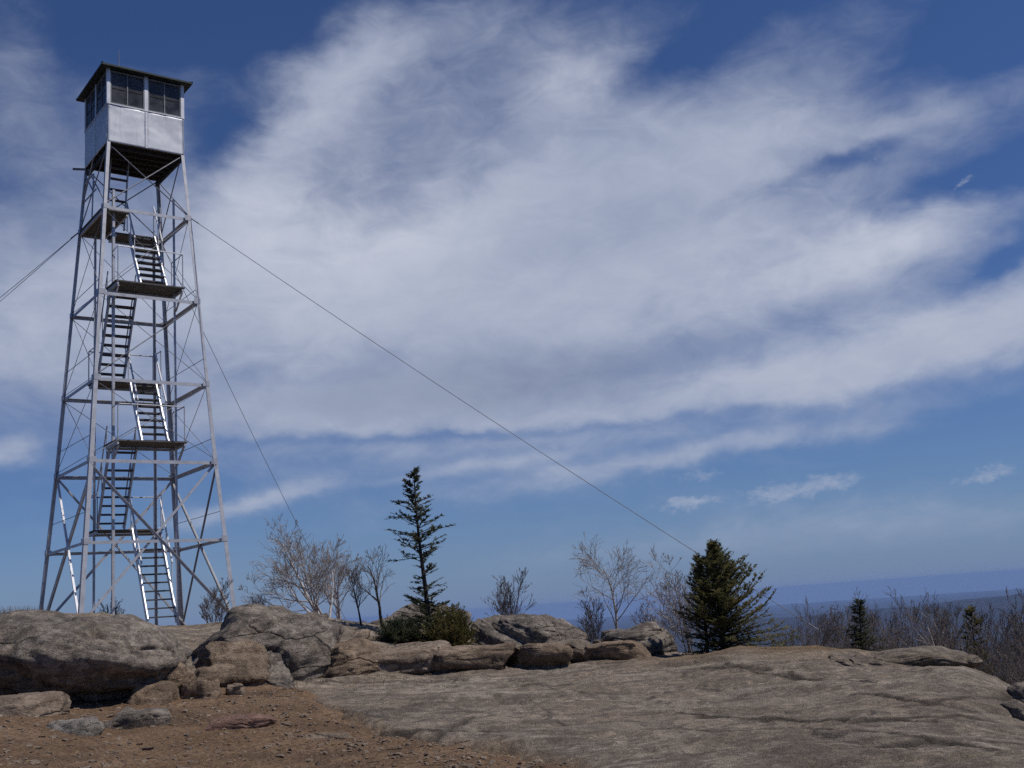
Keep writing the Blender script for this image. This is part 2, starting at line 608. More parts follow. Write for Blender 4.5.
rr = np.concatenate([np.geomspace(2.6, 7.2, 40)[:-1], np.geomspace(7.2, 27, 470)[:-1], np.geomspace(27, 62, 70)])
th = R(40)
X, Y, F = polar(-th, th, 820, rr)
Z, sd, bare = slab_z(X, Y)
jointm = 0 * X
for line in cracks:
    wl = []
    for px, py in line:
        q = ray(px, py)
        # march the sight line down to the slab
        d = 7.0
        while d < 26:
            p = at(px, py, d)
            if p.z < ground_z(p.x, p.y):
                break
            d += .1
        wl.append(np.array([p.x, p.y]))
    wob = .10 * noise(np.c_[X * 1.6, Y * 1.6, 0 * X], 71) + .05 * noise(np.c_[X * 6, Y * 6, 0 * X], 72)
    for a, b in zip(wl[:-1], wl[1:]):
        d = b - a
        t = np.clip(((X - a[0]) * d[0] + (Y - a[1]) * d[1]) / (d @ d), 0, 1)
        nn = np.array([-d[1], d[0]]) / np.hypot(*d)
        s_ = (X - a[0] - d[0] * t) * nn[0] + (Y - a[1] - d[1] * t) * nn[1] + wob
        along = np.hypot(X - a[0] - d[0] * t, Y - a[1] - d[1] * t) < .5
        jointm = np.maximum(jointm, np.where(along, np.clip(1.25 - np.abs(s_) / .09, 0, 1), 0))
        Z = Z - np.where(along,   .045 * np.clip(1 - np.abs(s_) / .045, 0, 1) - .008 * np.exp(-((s_ - .18) / .16) ** 2), 0)
me = np_mesh('bedrock', np.c_[X, Y, Z], F)
att = me.color_attributes.new('cover', 'FLOAT_COLOR', 'POINT')
PXx, PXy = to_px(X, Y, Z)
Pn = np.c_[X, Y, 0 * X]
dustf = np.clip(np.exp(-np.clip(-sd, 0, 9) / .28), 0, 1)
gx, gy = dirs(770, 20.5)
grassm = np.exp(-(((X - gx) / 2.3) ** 2 + ((Y - gy) / 2.6) ** 2) ** 1.5)
gx2, gy2 = dirs(165, 26)
grassm = np.clip(grassm + .8 * np.exp(-(((X - gx2) / 2.0) ** 2 + ((Y - gy2) / 2.0) ** 2)) + .9 * sstep(27, 31, np.hypot(X, Y)), 0, 1)
cols = np.c_[dustf, grassm, jointm, np.ones_like(X)].astype(np.float32)
att.data.foreach_set('color', cols.ravel())
tag(link('bedrock', me, M['slab']), kind='structure')


def dirt_z(X, Y):
    b = base_z(X, Y)
    P = np.c_[X, Y, 0 * X]
    sd_ = edge_sd(X, Y) + .25 * noise(P * 1.7, 3) + .10 * noise(P * 6, 5)
    z = b + .02 + .07 * fbm(P * .4, 3, 81) + .022 * fbm(P * 2.2, 4, 83) + .012 * fbm(P * 12, 2, 85)
    return z - .22 * sstep(.15, -.5, sd_) - np.clip(-sd_ - .3, 0, 3) * .4


rr2 = np.concatenate([np.geomspace(2.6, 8, 30)[:-1], np.geomspace(8, 19.5, 260)])
X, Y, F = polar(-th, R(8), 460, rr2)
tag(link('dirt_ground', np_mesh('dirt_ground', np.c_[X, Y, dirt_z(X, Y)], F), M['dirt']), kind='structure')


def dz1(x, y):
    return max(float(dirt_z(np.array([x]), np.array([y]))[0]), ground_z(x, y))


# far country: one sheet under everything, out to the horizon
rr3 = np.concatenate([[.5], np.geomspace(3, 1500, 60)[:-1], np.linspace(1500, 18000, 110)[:-1], np.geomspace(18000, 43000, 20)])
X, Y, F = polar(-math.pi, math.pi, 361, rr3)
rad, thv = np.hypot(X, Y), np.degrees(np.arctan2(X, Y))
zn = np.interp(rad, [0, 25, 60, 120, 400, 1200, 2600, 43000], [-2.3, -8, -19, -38, -110, -260, -440, -620])
P = np.c_[X, Y, 0 * X] / 1000
crest_px = [-27, -29, -29, -28, -25, -23, -19, -15, -26, -27]
crest_th = [-180, -30, 2, 14, 18.5, 21.5, 24.5, 29, 60, 180]
ang = np.interp(thv, crest_th, crest_px) / FPX
Rc = 13000 + 1000 * noise(np.c_[thv / 9, 0 * X, 0 * X], 5)
hz_ = ang * Rc - np.interp(Rc, [2600, 43000], [-440, -620])
w_ = np.exp(-((rad - Rc) / np.where(rad < Rc, 3400, 2200)) ** 2)
far = zn + w_ * (hz_ + 14 * fbm(np.c_[thv / 2.2, rad / 900, 0 * X], 4, 91)) + sstep(700, 3000, rad) * 16 * fbm(P * 1.1, 4, 95)
far = np.maximum(far, -640)
tag(link('hills', np_mesh('hills', np.c_[X, Y, far], F), M['hills']), kind='structure')


# ------------------------------------------------------------------ rocks
def ico(sub):
    bm = bmesh.new()
    bmesh.ops.create_icosphere(bm, subdivisions=sub, radius=1)
    V = np.array([v.co[:] for v in bm.verts])
    F = [[v.index for v in f.verts] for f in bm.faces]
    bm.free()
    return V, F


ICO = {}


def rock_mesh(name, hx, hy, hz, seed, sub=5, sq=.62, rough=.16, strata=.05, tilt=(.15, -.12), cuts=(), nc=5, over=0):
    if sub not in ICO:
        ICO[sub] = ico(sub)
    V, F = ICO[sub]
    V = np.sign(V) * np.abs(V) ** sq
    k = 1 / np.maximum(1e-6, np.abs(V).max(1))
    V = V * (1 + .15 * (k[:, None] - 1) * 0)
    S = np.array([hx, hy, hz])
    P = V * S
    for (nx, ny, nzv, d) in cuts:                          # flat joint faces
        n = np.array([nx, ny, nzv], float)
        n /= np.linalg.norm(n)
        e = np.clip((P / S) @ n - d, 0, None)
        P = P - (e[:, None] * n) * S * .92
    if over:                                               # the foot is undercut on the side facing the dirt
        lowf = sstep(.25, -.75, P[:, 2] / hz) * sstep(.15, -.5, P[:, 1] / hy)
        P[:, 1] += over * hy * lowf
    Nn = V / np.maximum(1e-6, np.linalg.norm(V, axis=1))[:, None]
    rq = random.Random(seed * 31)
    for _ in range(nc):
        a, t = rq.uniform(0, 6.283), rq.uniform(-.35, .8)
        n = np.array([math.cos(a), math.sin(a), t])
        n /= np.linalg.norm(n)
        e = np.clip((P / S) @ n - rq.uniform(.55, .85), 0, None)
        P = P - (e[:, None] * n) * S * .85
    m = (hx * hy * hz) ** (1 / 3)
    o = np.array([seed * 13.7, seed * 7.1, seed * 3.3])
    lay = P @ np.array([tilt[0], tilt[1], 1.0])
    L3 = np.c_[P[:, :2] * .5, lay]
    d = rough * m * fbm(P / m * .9 + o, 3, seed)
    d = d + strata * m * fbm(np.c_[L3[:, :2] / m * .9, lay / m * 5.5] + o, 4, seed + 3)
    q = lay / m * 3.4 + .9 * fbm(P / m * .7 + o, 3, seed + 11) + seed
    q0 = np.floor(q)
    z0 = np.zeros_like(q)
    ha, hb = (_h(q0, z0 + 5, z0, seed) & 1023) / 1023., (_h(q0 + 1, z0 + 5, z0, seed) & 1023) / 1023.
    d = d + strata * 1.3 * m * (ha + (hb - ha) * sstep(.86, 1., q - q0) - .5)
    d = d + .022 * m * fbm(P / m * 6 + o, 4, seed + 5) + .012 * m * (.3 - np.abs(noise(P / m * 9 + o, seed + 15)))
    cn = np.abs(noise(np.c_[P[:, :2] / m * .8, lay / m * 2.2] + o * 1.7, seed + 7))
    d = d - .09 * m * np.clip(1 - cn / .04, 0, 1) ** 1.2
    P = P + Nn * d[:, None]
    return np_mesh(name, P, np.array(F))


def rock(name, x0, x1, yt, yb, d, depth, label, cat, m, seed, group=None, sink=.25, sub=5, rz=0, dirt=False, pitch=0, rollv=0, over_air=False, **k):
    """a rock seen across image columns x0..x1 and rows yt..yb, its front foot at distance d"""
    s = d / FPX
    hx = (x1 - x0) / 2 * s
    dm = d + depth * .5
    top, bot = at((x0 + x1) / 2, yt, dm), at((x0 + x1) / 2, yb, d)
    zt, zb = top.z, bot.z
    h = (zt - zb)
    zb2 = zb - h * sink
    c = at((x0 + x1) / 2, yb, dm)
    if not over_air:                                       # bed it into whatever it lies on
        gl = min(dz1(c.x + i * hx * .7, c.y + j * depth * .35) for i in (-1, 0, 1) for j in (-1, 1))
        zb2 = min(zb2, gl - .05)
    hz = (zt - zb2) / 2
    o = link(name, rock_mesh(name, hx, depth / 2, hz, seed, sub, **k), M[m])
    # a rock's origin sits at its foot
    for v in o.data.vertices:
        v.co.z += hz
    o.location = (c.x, c.y, zb2)
    o.rotation_euler = (pitch, rollv, rz)
    return tag(o, label, cat, group)


rock('boulder', -70, 171, 618, 708, 16.6, 3.0, 'huge rounded dark grey boulder with black shaded overhang at left edge', 'boulder', 'boulder', 3, sub=6, sink=.0, sq=.74, rough=.14, strata=.10, tilt=(.22, -.1), rollv=.09, nc=0, over=.28)
rock('boulder', -120, 122, 619, 650, 20.0, 3.4, 'long low weathered ledge rising behind the huge boulder below the tower', 'boulder', 'boulder', 5, sub=6, sink=.6, sq=.72, rough=.16, strata=.08)
rock('boulder', 168, 352, 616, 692, 18.8, 4.2, 'broad sloping grey-brown rock mass below the tower stairs with angular front', 'boulder', 'boulder', 9, sub=6, sink=.25, sq=.66, rough=.17, strata=.10, tilt=(-.22, .1), rollv=-.09, nc=3, over=.25, cuts=((-.75, -.5, .45, .62), (.2, -1, .3, .7)))
rock('boulder', 190, 272, 644, 694, 17.9, 1.5, 'angular blocky rock with pale tan front face beside the huge boulder', 'boulder', 'brownrock', 14, sub=5, sink=.2, sq=.6, rough=.2, strata=.09, rollv=-.12, cuts=((-.6, -.7, .3, .5), (.5, -.8, .35, .45)))
rock('rock', 150, 196, 657, 706, 17.0, 1.0, 'knobbly brown rock tucked against right end of the huge boulder', 'rock', 'brownrock', 21, sub=5, sink=.2, rough=.26)
rock('rock', 128, 172, 684, 714, 16.4, .8, 'low lumpy tan rock under the overhang of the huge boulder', 'rock', 'brownrock', 23, sub=5, sink=.25, rough=.28)
rock('rock', 180, 220, 668, 702, 16.9, .8, 'brown rounded rock between the huge boulder and the angular block', 'rock', 'brownrock', 25, sub=5, sink=.25, rough=.2)
rock('rock', 225, 244, 683, 699, 17.2, .35, 'small pale angular stone below the angular blocky rock', 'rock', 'tanstone', 27, sub=4, rough=.2)
rock('rock', 246, 302, 663, 694, 18.2, 1.1, 'grey wedge-shaped rock leaning at the foot of the broad rock mass', 'rock', 'boulder', 28, sub=5, sink=.3, cuts=((.5, -.6, .6, .45),))
# ledges along the back of the slab
rock('ledge', 292, 384, 645, 672, 19.3, 1.7, 'rounded loaf-shaped ledge stone at left end of the ledge row', 'ledge', 'brownrock', 31, sub=5, sink=.3, sq=.55, rough=.12, strata=.08, rollv=-.08)
rock('ledge', 362, 450, 647, 667, 20.2, 2.0, 'flat pale ledge stone right below the spruce', 'ledge', 'tanstone', 33, sub=5, sink=.6, sq=.45, rough=.12, strata=.09, rollv=-.06, nc=3)
rock('ledge', 428, 528, 646, 666, 20.0, 1.7, 'layered ledge stone below the brown juniper bush', 'ledge', 'brownrock', 36, sub=5, sink=.6, sq=.42, rough=.14, strata=.13, rollv=-.02, nc=3, over=.3)
rock('ledge', 500, 572, 645, 664, 20.2, 1.4, 'short blocky ledge stone in the middle of the ledge row', 'ledge', 'brownrock', 38, sub=5, sink=.6, sq=.45, rough=.14, strata=.13, nc=3, rollv=.04, over=.3)
rock('ledge', 540, 612, 641, 662, 20.9, 1.5, 'cracked ledge stone between the layered outcrop and the slab', 'ledge', 'slabstone', 41, sub=5, sink=.6, sq=.45, rough=.18, strata=.12, nc=4)
rock('ledge', 580, 652, 643, 660, 20.7, 1.4, 'low brown ledge stone at right end of the ledge row', 'ledge', 'brownrock', 44, sub=5, sink=.6, sq=.45, rough=.15, strata=.12, nc=3, over=.3)
rock('outcrop', 470, 588, 617, 650, 23.0, 2.6, 'layered grey-brown outcrop mound right of the juniper bush', 'outcrop', 'boulder', 47, sub=6, sink=.35, sq=.66, rough=.15, strata=.12, tilt=(.3, -.1), rollv=.12)
rock('outcrop', 598, 688, 627, 657, 22.8, 2.2, 'flat-topped outcrop with dark undercut lip beside the cedar', 'outcrop', 'boulder', 52, sub=6, sink=.35, sq=.52, rough=.13, strata=.12, tilt=(-.1, 0))
rock('outcrop', 332, 476, 610, 650, 25.0, 3.0, 'grey rounded outcrop behind the spruce and the two dark saplings', 'outcrop', 'boulder', 55, sub=6, sink=.3, sq=.66, rough=.16, strata=.1)
rock('rock', 344, 374, 630, 648, 22.4, .7, 'pale round rock below the two dark saplings', 'rock', 'tanstone', 58, sub=5, sink=.3)
# the right end of the slab
rock('ledge', 828, 968, 651, 668, 17.0, 1.9, 'long thin ledge with a black undercut across the right part of the slab', 'ledge', 'slabstone', 61, sub=6, sink=.1, sq=.5, rough=.10, strata=.12, nc=0, over=.7, rollv=.03)
rock('rock', 976, 1030, 702, 738, 12.3, .8, 'dark fractured rock breaking away at right end of the slab', 'rock', 'boulder', 64, sub=5, sink=.3, rough=.25, cuts=((-.8, -.5, .1, .4),), over=.4)
rock('rock', 996, 1060, 684, 716, 13.2, .9, 'grey rock on the steep right edge of the slab above the fractured one', 'rock', 'slabstone', 66, sub=5, sink=.4, rough=.2)
# loose stones on the dirt
rock('flat_stone', -30, 58, 694, 729, 14.4, 1.2, 'broad pale tan stone slab at left edge of the dirt', 'stone', 'tanstone', 71, sub=5, sink=.3, sq=.6, rough=.12)
rock('flat_stone', 32, 113, 719, 741, 13.2, .7, 'flat pale grey stone lying on the dirt, longest of the grey pair', 'stone', 'greystone', 73, sub=5, sink=.3, sq=.6, rough=.14)
rock('flat_stone', 98, 162, 709, 737, 13.6, .7, 'tilted dark grey stone slab just right of the flat pale grey stone', 'stone', 'boulder', 75, sub=5, sink=.3, sq=.55, rough=.14, rollv=.08)
rock('flat_stone', 196, 276, 716, 742, 13.0, .6, 'flat reddish pink stone lying alone on the dirt', 'stone', 'redstone', 77, sub=5, sink=.3, sq=.6, rough=.14, rollv=.05)
rock('flat_stone', 303, 356, 732, 748, 12.0, .4, 'thin pale stone half buried in dirt near the slab edge', 'stone', 'tanstone', 79, sub=5, sink=.4, sq=.6, rough=.18)

# gravel on the dirt (one mass)
mb_v, mb_f = [], []
IV, IF = ico(1)
rg = np.random.default_rng(4)
cnt = 0
while cnt < 2500:
    px, d = rg.uniform(-150, 560), rg.uniform(9, 17.8)
    x, y = dirs(px, d)
    s = float(edge_sd(np.array([x]), np.array([y]))[0])
    if s < -.15 or (s > .8 and rg.random() < .45):
        continue
    sz = .008 + .022 * rg.random() ** 3 + (.035 * rg.random() if rg.random() < .04 else 0)
    z = float(dirt_z(np.array([x]), np.array([y]))[0])
    z = max(z, ground_z(x, y) if s < .2 else -9)
    V = IV * (1 + .35 * rg.standard_normal((len(IV), 1)).clip(-1, 1)) * sz * np.array([rg.uniform(.8, 1.8), rg.uniform(.8, 1.5), rg.uniform(.4, .8)])
    a = rg.uniform(0, 6.28)
    V = np.c_[V[:, 0] * np.cos(a) - V[:, 1] * np.sin(a), V[:, 0] * np.sin(a) + V[:, 1] * np.cos(a), V[:, 2]]
    b = len(mb_v)
    mb_v += (V + np.array([x, y, z + sz * .2])).tolist()
    mb_f += [[b + i for i in f] for f in IF]
    cnt += 1
g = link('gravel', np_mesh('gravel', mb_v, mb_f, False), M['tanstone'])
tag(g, 'loose gravel and stone chips scattered over the dirt', 'gravel', kind='stuff')


mb = MB()
for _ in range(900):
    x, y = dirs(rnd.uniform(-150, 520), rnd.uniform(9, 18))
    s_ = float(edge_sd(np.array([x]), np.array([y]))[0])
    if s_ < -.1 or (s_ > 1.2 and rnd.random() < .5):
        continue
    z = dz1(x, y) + .008
    a, l = rnd.uniform(0, 6.28), rnd.uniform(.015, .035)
    if rnd.random() < .12:
        l2 = rnd.uniform(.06, .25)
        mb.bar((x, y, z + .004), (x + math.cos(a) * l2, y + math.sin(a) * l2, z + rnd.uniform(0, .03)), .007, .006)
    else:
        e, f = Vector((math.cos(a) * l, math.sin(a) * l, rnd.uniform(-.003, .014))), Vector((-math.sin(a) * l * .6, math.cos(a) * l * .6, rnd.uniform(-.003, .012)))
        p = Vector((x, y, z))
        mb.tri(p - e, p + f, p + e)
        mb.tri(p - e, p + e, p - f)
tag(mb.build('leaf_litter', M['drygrass']), 'dead leaves and bits of stick strewn over the dirt', 'leaf litter', kind='stuff')

# dry grass (one mass): on the crest patch and beside the tower
mb = MB()


def tuft(x, y, z, h, n):
    for _ in range(n):
        a, l = rnd.uniform(0, 6.28), rnd.uniform(.15, .6)
        p0 = Vector((x + rnd.gauss(0, .05), y + rnd.gauss(0, .05), z - .03))
        hh = h * rnd.uniform(.5, 1.2)
        p1 = p0 + Vector((math.cos(a) * hh * l, math.sin(a) * hh * l, hh))
        w = Vector((-math.sin(a), math.cos(a), 0)) * rnd.uniform(.004, .009)
        mb.tri(p0 - w, p0 + w, p1)


for px0, px1, d0, d1, h, n in [(-60, 300, 15.6, 18.2, .09, 45), (280, 480, 18.6, 20.4, .10, 50), (690, 850, 18.5, 23, .05, 800), (-40, 45, 21.5, 24, .22, 90), (120, 260, 25, 27, .10, 130), (430, 700, 24, 30, .2, 120), (240, 420, 24.5, 29, .12, 80), (690, 1000, 23, 27, .16, 120)]:
    for _ in range(n):
        x, y = dirs(rnd.uniform(px0, px1), rnd.uniform(d0, d1))
        tuft(x, y, ground_z(x, y), h, 9)
tag(mb.build('dry_grass', M['drygrass']), 'short dry tan grass growing on the crest of the rock', 'grass', kind='stuff')


# ------------------------------------------------------------------ fire tower
TX, TY, YAW, TAPER = -10.3496, 29.5116, R(36.988), .066714
LV = [2.3118, 4.3779, 6.5232, 8.8754, 11.3310]
ZF, ZS, ZE = 13.3003, 14.352, 15.40
ZB = .05
tower = empty('fire_tower', (TX, TY, ZB), YAW)
tag(tower, 'tall galvanised steel lattice fire tower with zigzag stairs and windowed cab', 'fire tower')


def hw(z):
    return 1.067 + max(0, ZF - z) * TAPER + max(0, LV[1] - z) * .016


def T(u, v, z):
    return Vector((u, v, z - ZB))


SG = [(-1, -1), (1, -1), (1, 1), (-1, 1)]


def cn_(i, z, ins=0):
    a, b = SG[i % 4]
    h = hw(z) - ins
    return T(a * h, b * h, z)


ST, RD = M['steel'], M['rod']
for i, (a, b) in enumerate(SG):
    mb = MB()
    z0 = ZB
    w = .105
    mb.angle(T(a * hw(z0), b * hw(z0), z0 - .15), T(a * hw(LV[1]), b * hw(LV[1]), LV[1]), (-a, 0, 0), (0, -b, 0), w, .014)
    mb.angle(T(a * hw(LV[1]), b * hw(LV[1]), LV[1]), T(a * hw(LV[2]), b * hw(LV[2]), LV[2]), (-a, 0, 0), (0, -b, 0), w, .014)
    mb.angle(T(a * hw(LV[2]), b * hw(LV[2]), LV[2]), T(a * 1.067, b * 1.067, ZF + .02), (-a, 0, 0), (0, -b, 0), .088, .012)
    leg = mb.build('leg', ST, tower)
    for z in LV:                                           # a bent gusset plate at each joint
        h = hw(z)
        mb = MB()
        mb.box6(T(a * (h - .085), b * (h + .012), z), (.085, 0, 0), (0, .005, 0), (0, 0, .075))
        mb.box6(T(a * (h + .012), b * (h - .085), z), (.005, 0, 0), (0, .085, 0), (0, 0, .075))
        mb.build('gusset_plate', ST, leg)
    mb = MB()
    mb.box(a * hw(z0) - .17, a * hw(z0) + .17, b * hw(z0) - .17, b * hw(z0) + .17, -.55, -.02)
    mb.build('footing', M['greystone'], leg)
for i in range(4):
    a, b = SG[i], SG[(i + 1) % 4]
    nin = Vector((-(a[0] + b[0]) / 2, -(a[1] + b[1]) / 2, 0)).normalized()
    for k, z in enumerate(LV):
        mb = MB()
        ins = .03
        p, q = cn_(i, z, 0) + nin * ins, cn_(i + 1, z, 0) + nin * ins
        mb.angle(p, q, (0, 0, -1), nin, .085 if k else .07, .012)
        mb.build('girt', ST, tower)
    # heavy angle bracing in the tall bottom panel
    for s in (0, 1):
        p, q = cn_(i + s, LV[1] - .05), cn_(i + 1 - s, ZB + .1)
        p, q = p + nin * (.05 + .06 * s), q + nin * (.05 + .06 * s)
        mb = MB()
        if i == 1:
            mb.angle(p, q, (0, 0, -1), -nin, .052, .01)
        elif i == 0 and s == 0:
            mb.angle(p, q, (0, 0, -1), -nin, .062, .01)
        else:
            mb.angle(p, q, (0, 0, 1), nin, .062, .01)
        mb.build('brace', M['steel_sunlit'] if (i == 3 and s == 0) else (RD if i == 1 else ST), tower)  # sunlight painted on one left brace, shade painted on the right-face braces
    # rod bracing above
    zz = LV[1:] + [ZF]
    for k in range(len(zz) - 1):
        for s in (0, 1):
            p, q = cn_(i + s, zz[k] + .06, .02), cn_(i + 1 - s, zz[k + 1] - .06, .02)
            mb = MB()
            mb.tube([p + nin * (.02 + .03 * s), q + nin * (.02 + .03 * s)], .017 if k == 3 else .0085, 5)
            mb.build('tie_rod', RD, tower)
    # slender horizontal struts just above each joint
    if i in (1, 3):
        for z in (3.05, 5.02, 7.25, 9.25):
            mb = MB()
            p, q = cn_(i, z, .03), cn_(i + 1, z, .03)
            mb.tube([p, q], .009, 4)
            mb.build('strut', RD, tower)

# inner posts carrying the stairs
IU = .86
for a, b in SG:
    mb = MB()
    top = 11.95 if b < 0 else 11.33
    mb.angle(T(a * IU, b * IU, ZB + .05), T(a * IU, b * IU, top if b < 0 else 11.3), (-a, 0, 0), (0, -b, 0), .065, .01)
    mb.build('stair_post', ST, tower)


def deck(u0, u1, v0, v1, z, name='platform', along='u'):
    mb = MB()
    n = max(3, round((v1 - v0 if along == 'u' else u1 - u0) / .2))
    for k in range(n):
        if along == 'u':
            w = (v1 - v0) / n
            mb.box(u0, u1, v0 + k * w + .006, v0 + (k + 1) * w - .006, z - .036 - ZB, z - ZB)
        else:
            w = (u1 - u0) / n
            mb.box(u0 + k * w + .006, u0 + (k + 1) * w - .006, v0, v1, z - .036 - ZB, z - ZB)
    o = mb.build(name, M['platform'], tower)
    mb = MB()
    for u in (u0 + .06, u1 - .06):
        mb.bar(T(u, v0 + .02, z - .085), T(u, v1 - .02, z - .085), .05, .075)
    mb.bar(T(u0 + .1, v1 - .05, z - .085), T(u1 - .1, v1 - .05, z - .085), .045, .07)
    mb.build('bearer', ST, o)
    return o


def railing(path, z, h=.95, posts=None, name='railing', r=.017):
    mb = MB()
    mb.tube([T(u, v, z + h) for u, v in path], r, 6)
    o = mb.build(name, ST, tower)
    for u, v in (posts or path):
        m2 = MB()
        m2.tube([T(u, v, z - .05), T(u, v, z + h)], r * .9, 6)
        m2.build('railing_post', ST, o)


Z1, Z2, Z3, Z4, Z5 = 2.80, 4.93, 6.90, 9.22, 11.24
deck(-.93, .93, .46, 1.22, Z1)
deck(-.95, .93, -1.46, -.44, Z2)
deck(-.93, .93, .46, 1.20, Z3)
deck(-.94, .93, -1.42, -.50, Z4)
deck(-.42, .95, .48, 1.15, Z5)
deck(-1.22, -.44, -.98, 1.22, 11.32, along='v')
for z in (Z1, Z3):
    railing([(-.90, .50), (-.90, 1.18), (.90, 1.18), (.90, .50)], z)
railing([(-.38, 1.1), (.92, 1.1), (.92, .52)], Z5)
for z in (Z2, Z4):
    railing([(-.86, -.86), (-.88, -1.40), (.88, -1.38), (.88, -.50)], z, posts=[(-.88, -1.40), (.88, -1.38), (.88, -.5)])
# brackets that carry the front platforms out past the face of the stair frame
for z in (Z2, Z4):
    for u in (-.86, .86):
        mb = MB()
        mb.bar(T(u, -1.38, z - .14), T(u, -.87, z - .55), .04, .04)
        mb.build('bracket', ST, tower)


def flight(u0, u1, va, za, vb, zb, n, rail_cut=(0, 1), bright=True):
    """stair from (va, za) up to (vb, zb); u0..u1 across"""
    m = M['steel_sunlit'] if bright else ST  # flights that catch the sun get the lit colour, the others plain steel
    fl = empty('stair_flight', (0, 0, 0))
    fl.parent = tower
    dz_, dv_ = zb - za, vb - va
    ln = math.hypot(dz_, dv_)
    for u in (u0, u1):
        mb = MB()
        mb.bar(T(u, va, za), T(u, vb, zb), .035, .15, (0, 0, 1))
        mb.build('stringer', m, fl)
        mb = MB()
        a, b = rail_cut
        uo = u + (.03 if u == u1 else -.03)
        o0, o1 = T(uo, va + dv_ * a, za + dz_ * a + .80), T(uo, va + dv_ * b, za + dz_ * b + .80)
        mb.tube([o0, o1], .026 if bright else .018, 6)
        for t in (a + .04, (a + b) / 2, b - .04):
            p = T(uo, va + dv_ * t, za + dz_ * t)
            mb.tube([p, p + Vector((0, 0, .80))], .016, 5)
        mb.build('handrail', m, fl)
    for k in range(n):
        t = (k + .6) / (n + .15)
        z, v = za + dz_ * t, va + dv_ * t
        mb = MB()
        mb.box(u0 + .022, u1 - .022, v - .10, v + .10, z - .018 - ZB, z + .018 - ZB)
        mb.build('step', M['tread'], fl)
    return fl


flight(.07, .83, -.78, .26, .52, Z1, 11, (.30, 1.0))
flight(-.83, -.13, .56, Z1 + .03, -.52, Z2 - .06, 9, (.05, .9), False)
flight(.03, .75, -.52, Z2 + .02, .54, Z3, 9, (.25, 1.05))
flight(-.83, -.13, .58, Z3 + .03, -.56, Z4 - .06, 9, (.05, .9), False)
flight(.02, .74, -.58, Z4 + .02, .54, Z5, 9, (.45, 1.1))
# steep ladder from the upper deck to the trapdoor
lad = empty('ladder', (0, 0, 0))
lad.parent = tower
for u in (-.62, -.12):
    mb = MB()
    mb.bar(T(u, .55, 11.33), T(u, .12, ZF + .02), .03, .09)
    mb.build('stringer', ST, lad)
for k in range(6):
    t = (k + .7) / 6.6
    mb = MB()
    mb.box(-.605, -.135, .55 - .43 * t - .06, .55 - .43 * t + .06, 11.33 + 1.97 * t - .015 - ZB, 11.33 + 1.97 * t + .015 - ZB)
    mb.build('step', M['tread'], lad)
# guard frame on the left side of the upper deck
mb = MB()
for (v0, z0, v1, z1) in ((1.12, 12.2, -.1, 12.2), (1.1, 12.75, .2, 12.75), (1.1, 13.1, .15, 12.2), (1.12, 12.25, .2, 13.2), (.15, 11.35, .15, 12.75)):
    mb.tube([T(-hw((z0 + 12) / 2) + .05, v0, z0), T(-hw(12) + .07, v1, z1)], .022, 5)
mb.build('guard_frame', ST, tower)
mb = MB()
mb.tube([T(-1.05, 1.05, ZF - .08), T(-1.38, 1.18, ZF - .08)], .035, 6)
mb.build('pipe_stub', RD, tower)

# cab
C = 1.067
mb = MB()
mb.box(-C + .03, C - .03, -C + .03, C - .03, ZF - .04 - ZB, ZF - ZB)
fl = mb.build('cab_floor', M['joist'], tower)
mb = MB()
for k in range(6):
    v = -.85 + .34 * k
    mb.box(-C + .04, C - .04, v - .025, v + .025, ZF - .14 - ZB, ZF - .042 - ZB)
mb.build('joist', M['joist'], fl)
mb = MB()
for a in (-.98, .98):
    mb.bar(T(a, -C + .03, ZF - .21), T(a, C - .03, ZF - .21), .06, .12)
mb.build('sill_beam', M['joist'], fl)


def dented(nu, nz_, w, z0, z1, s):
    """a thin sheet in the local xz plane, dented, facing -y"""
    V, F = [], []
    for side, y0 in ((0, 0.0), (1, .012)):
        for j in range(nz_ + 1):
            for i in range(nu + 1):
                x, z = -w + 2 * w * i / nu, z0 + (z1 - z0) * j / nz_
                V.append([x, y0, z])
    V = np.array(V)
    dn = .014 * fbm(np.c_[V[:, 0] * 1.6, V[:, 2] * 2.2, V[:, 2] * 0 + s], 3, s)
    V[:, 1] += dn
    st = (nu + 1) * (nz_ + 1)
    for j in range(nz_):
        for i in range(nu):
            q = j * (nu + 1) + i
            F.append([q, q + 1, q + nu + 2, q + nu + 1])
            F.append([st + q, st + q + nu + 1, st + q + nu + 2, st + q + 1])
    for i in range(nu):
        for q, fl_ in ((i, 1), (nz_ * (nu + 1) + i, 0)):
            f = [q, q + 1, st + q + 1, st + q]
            F.append(f[::-1] if fl_ else f)
    for j in range(nz_):
        for q in (j * (nu + 1), j * (nu + 1) + nu):
            F.append([q, q + nu + 1, st + q + nu + 1, st + q])
    return V, F


def face_rot(i):
    return Matrix.Rotation(-math.pi / 2 * 0 + [0, math.pi / 2, math.pi, -math.pi / 2][i], 4, 'Z')


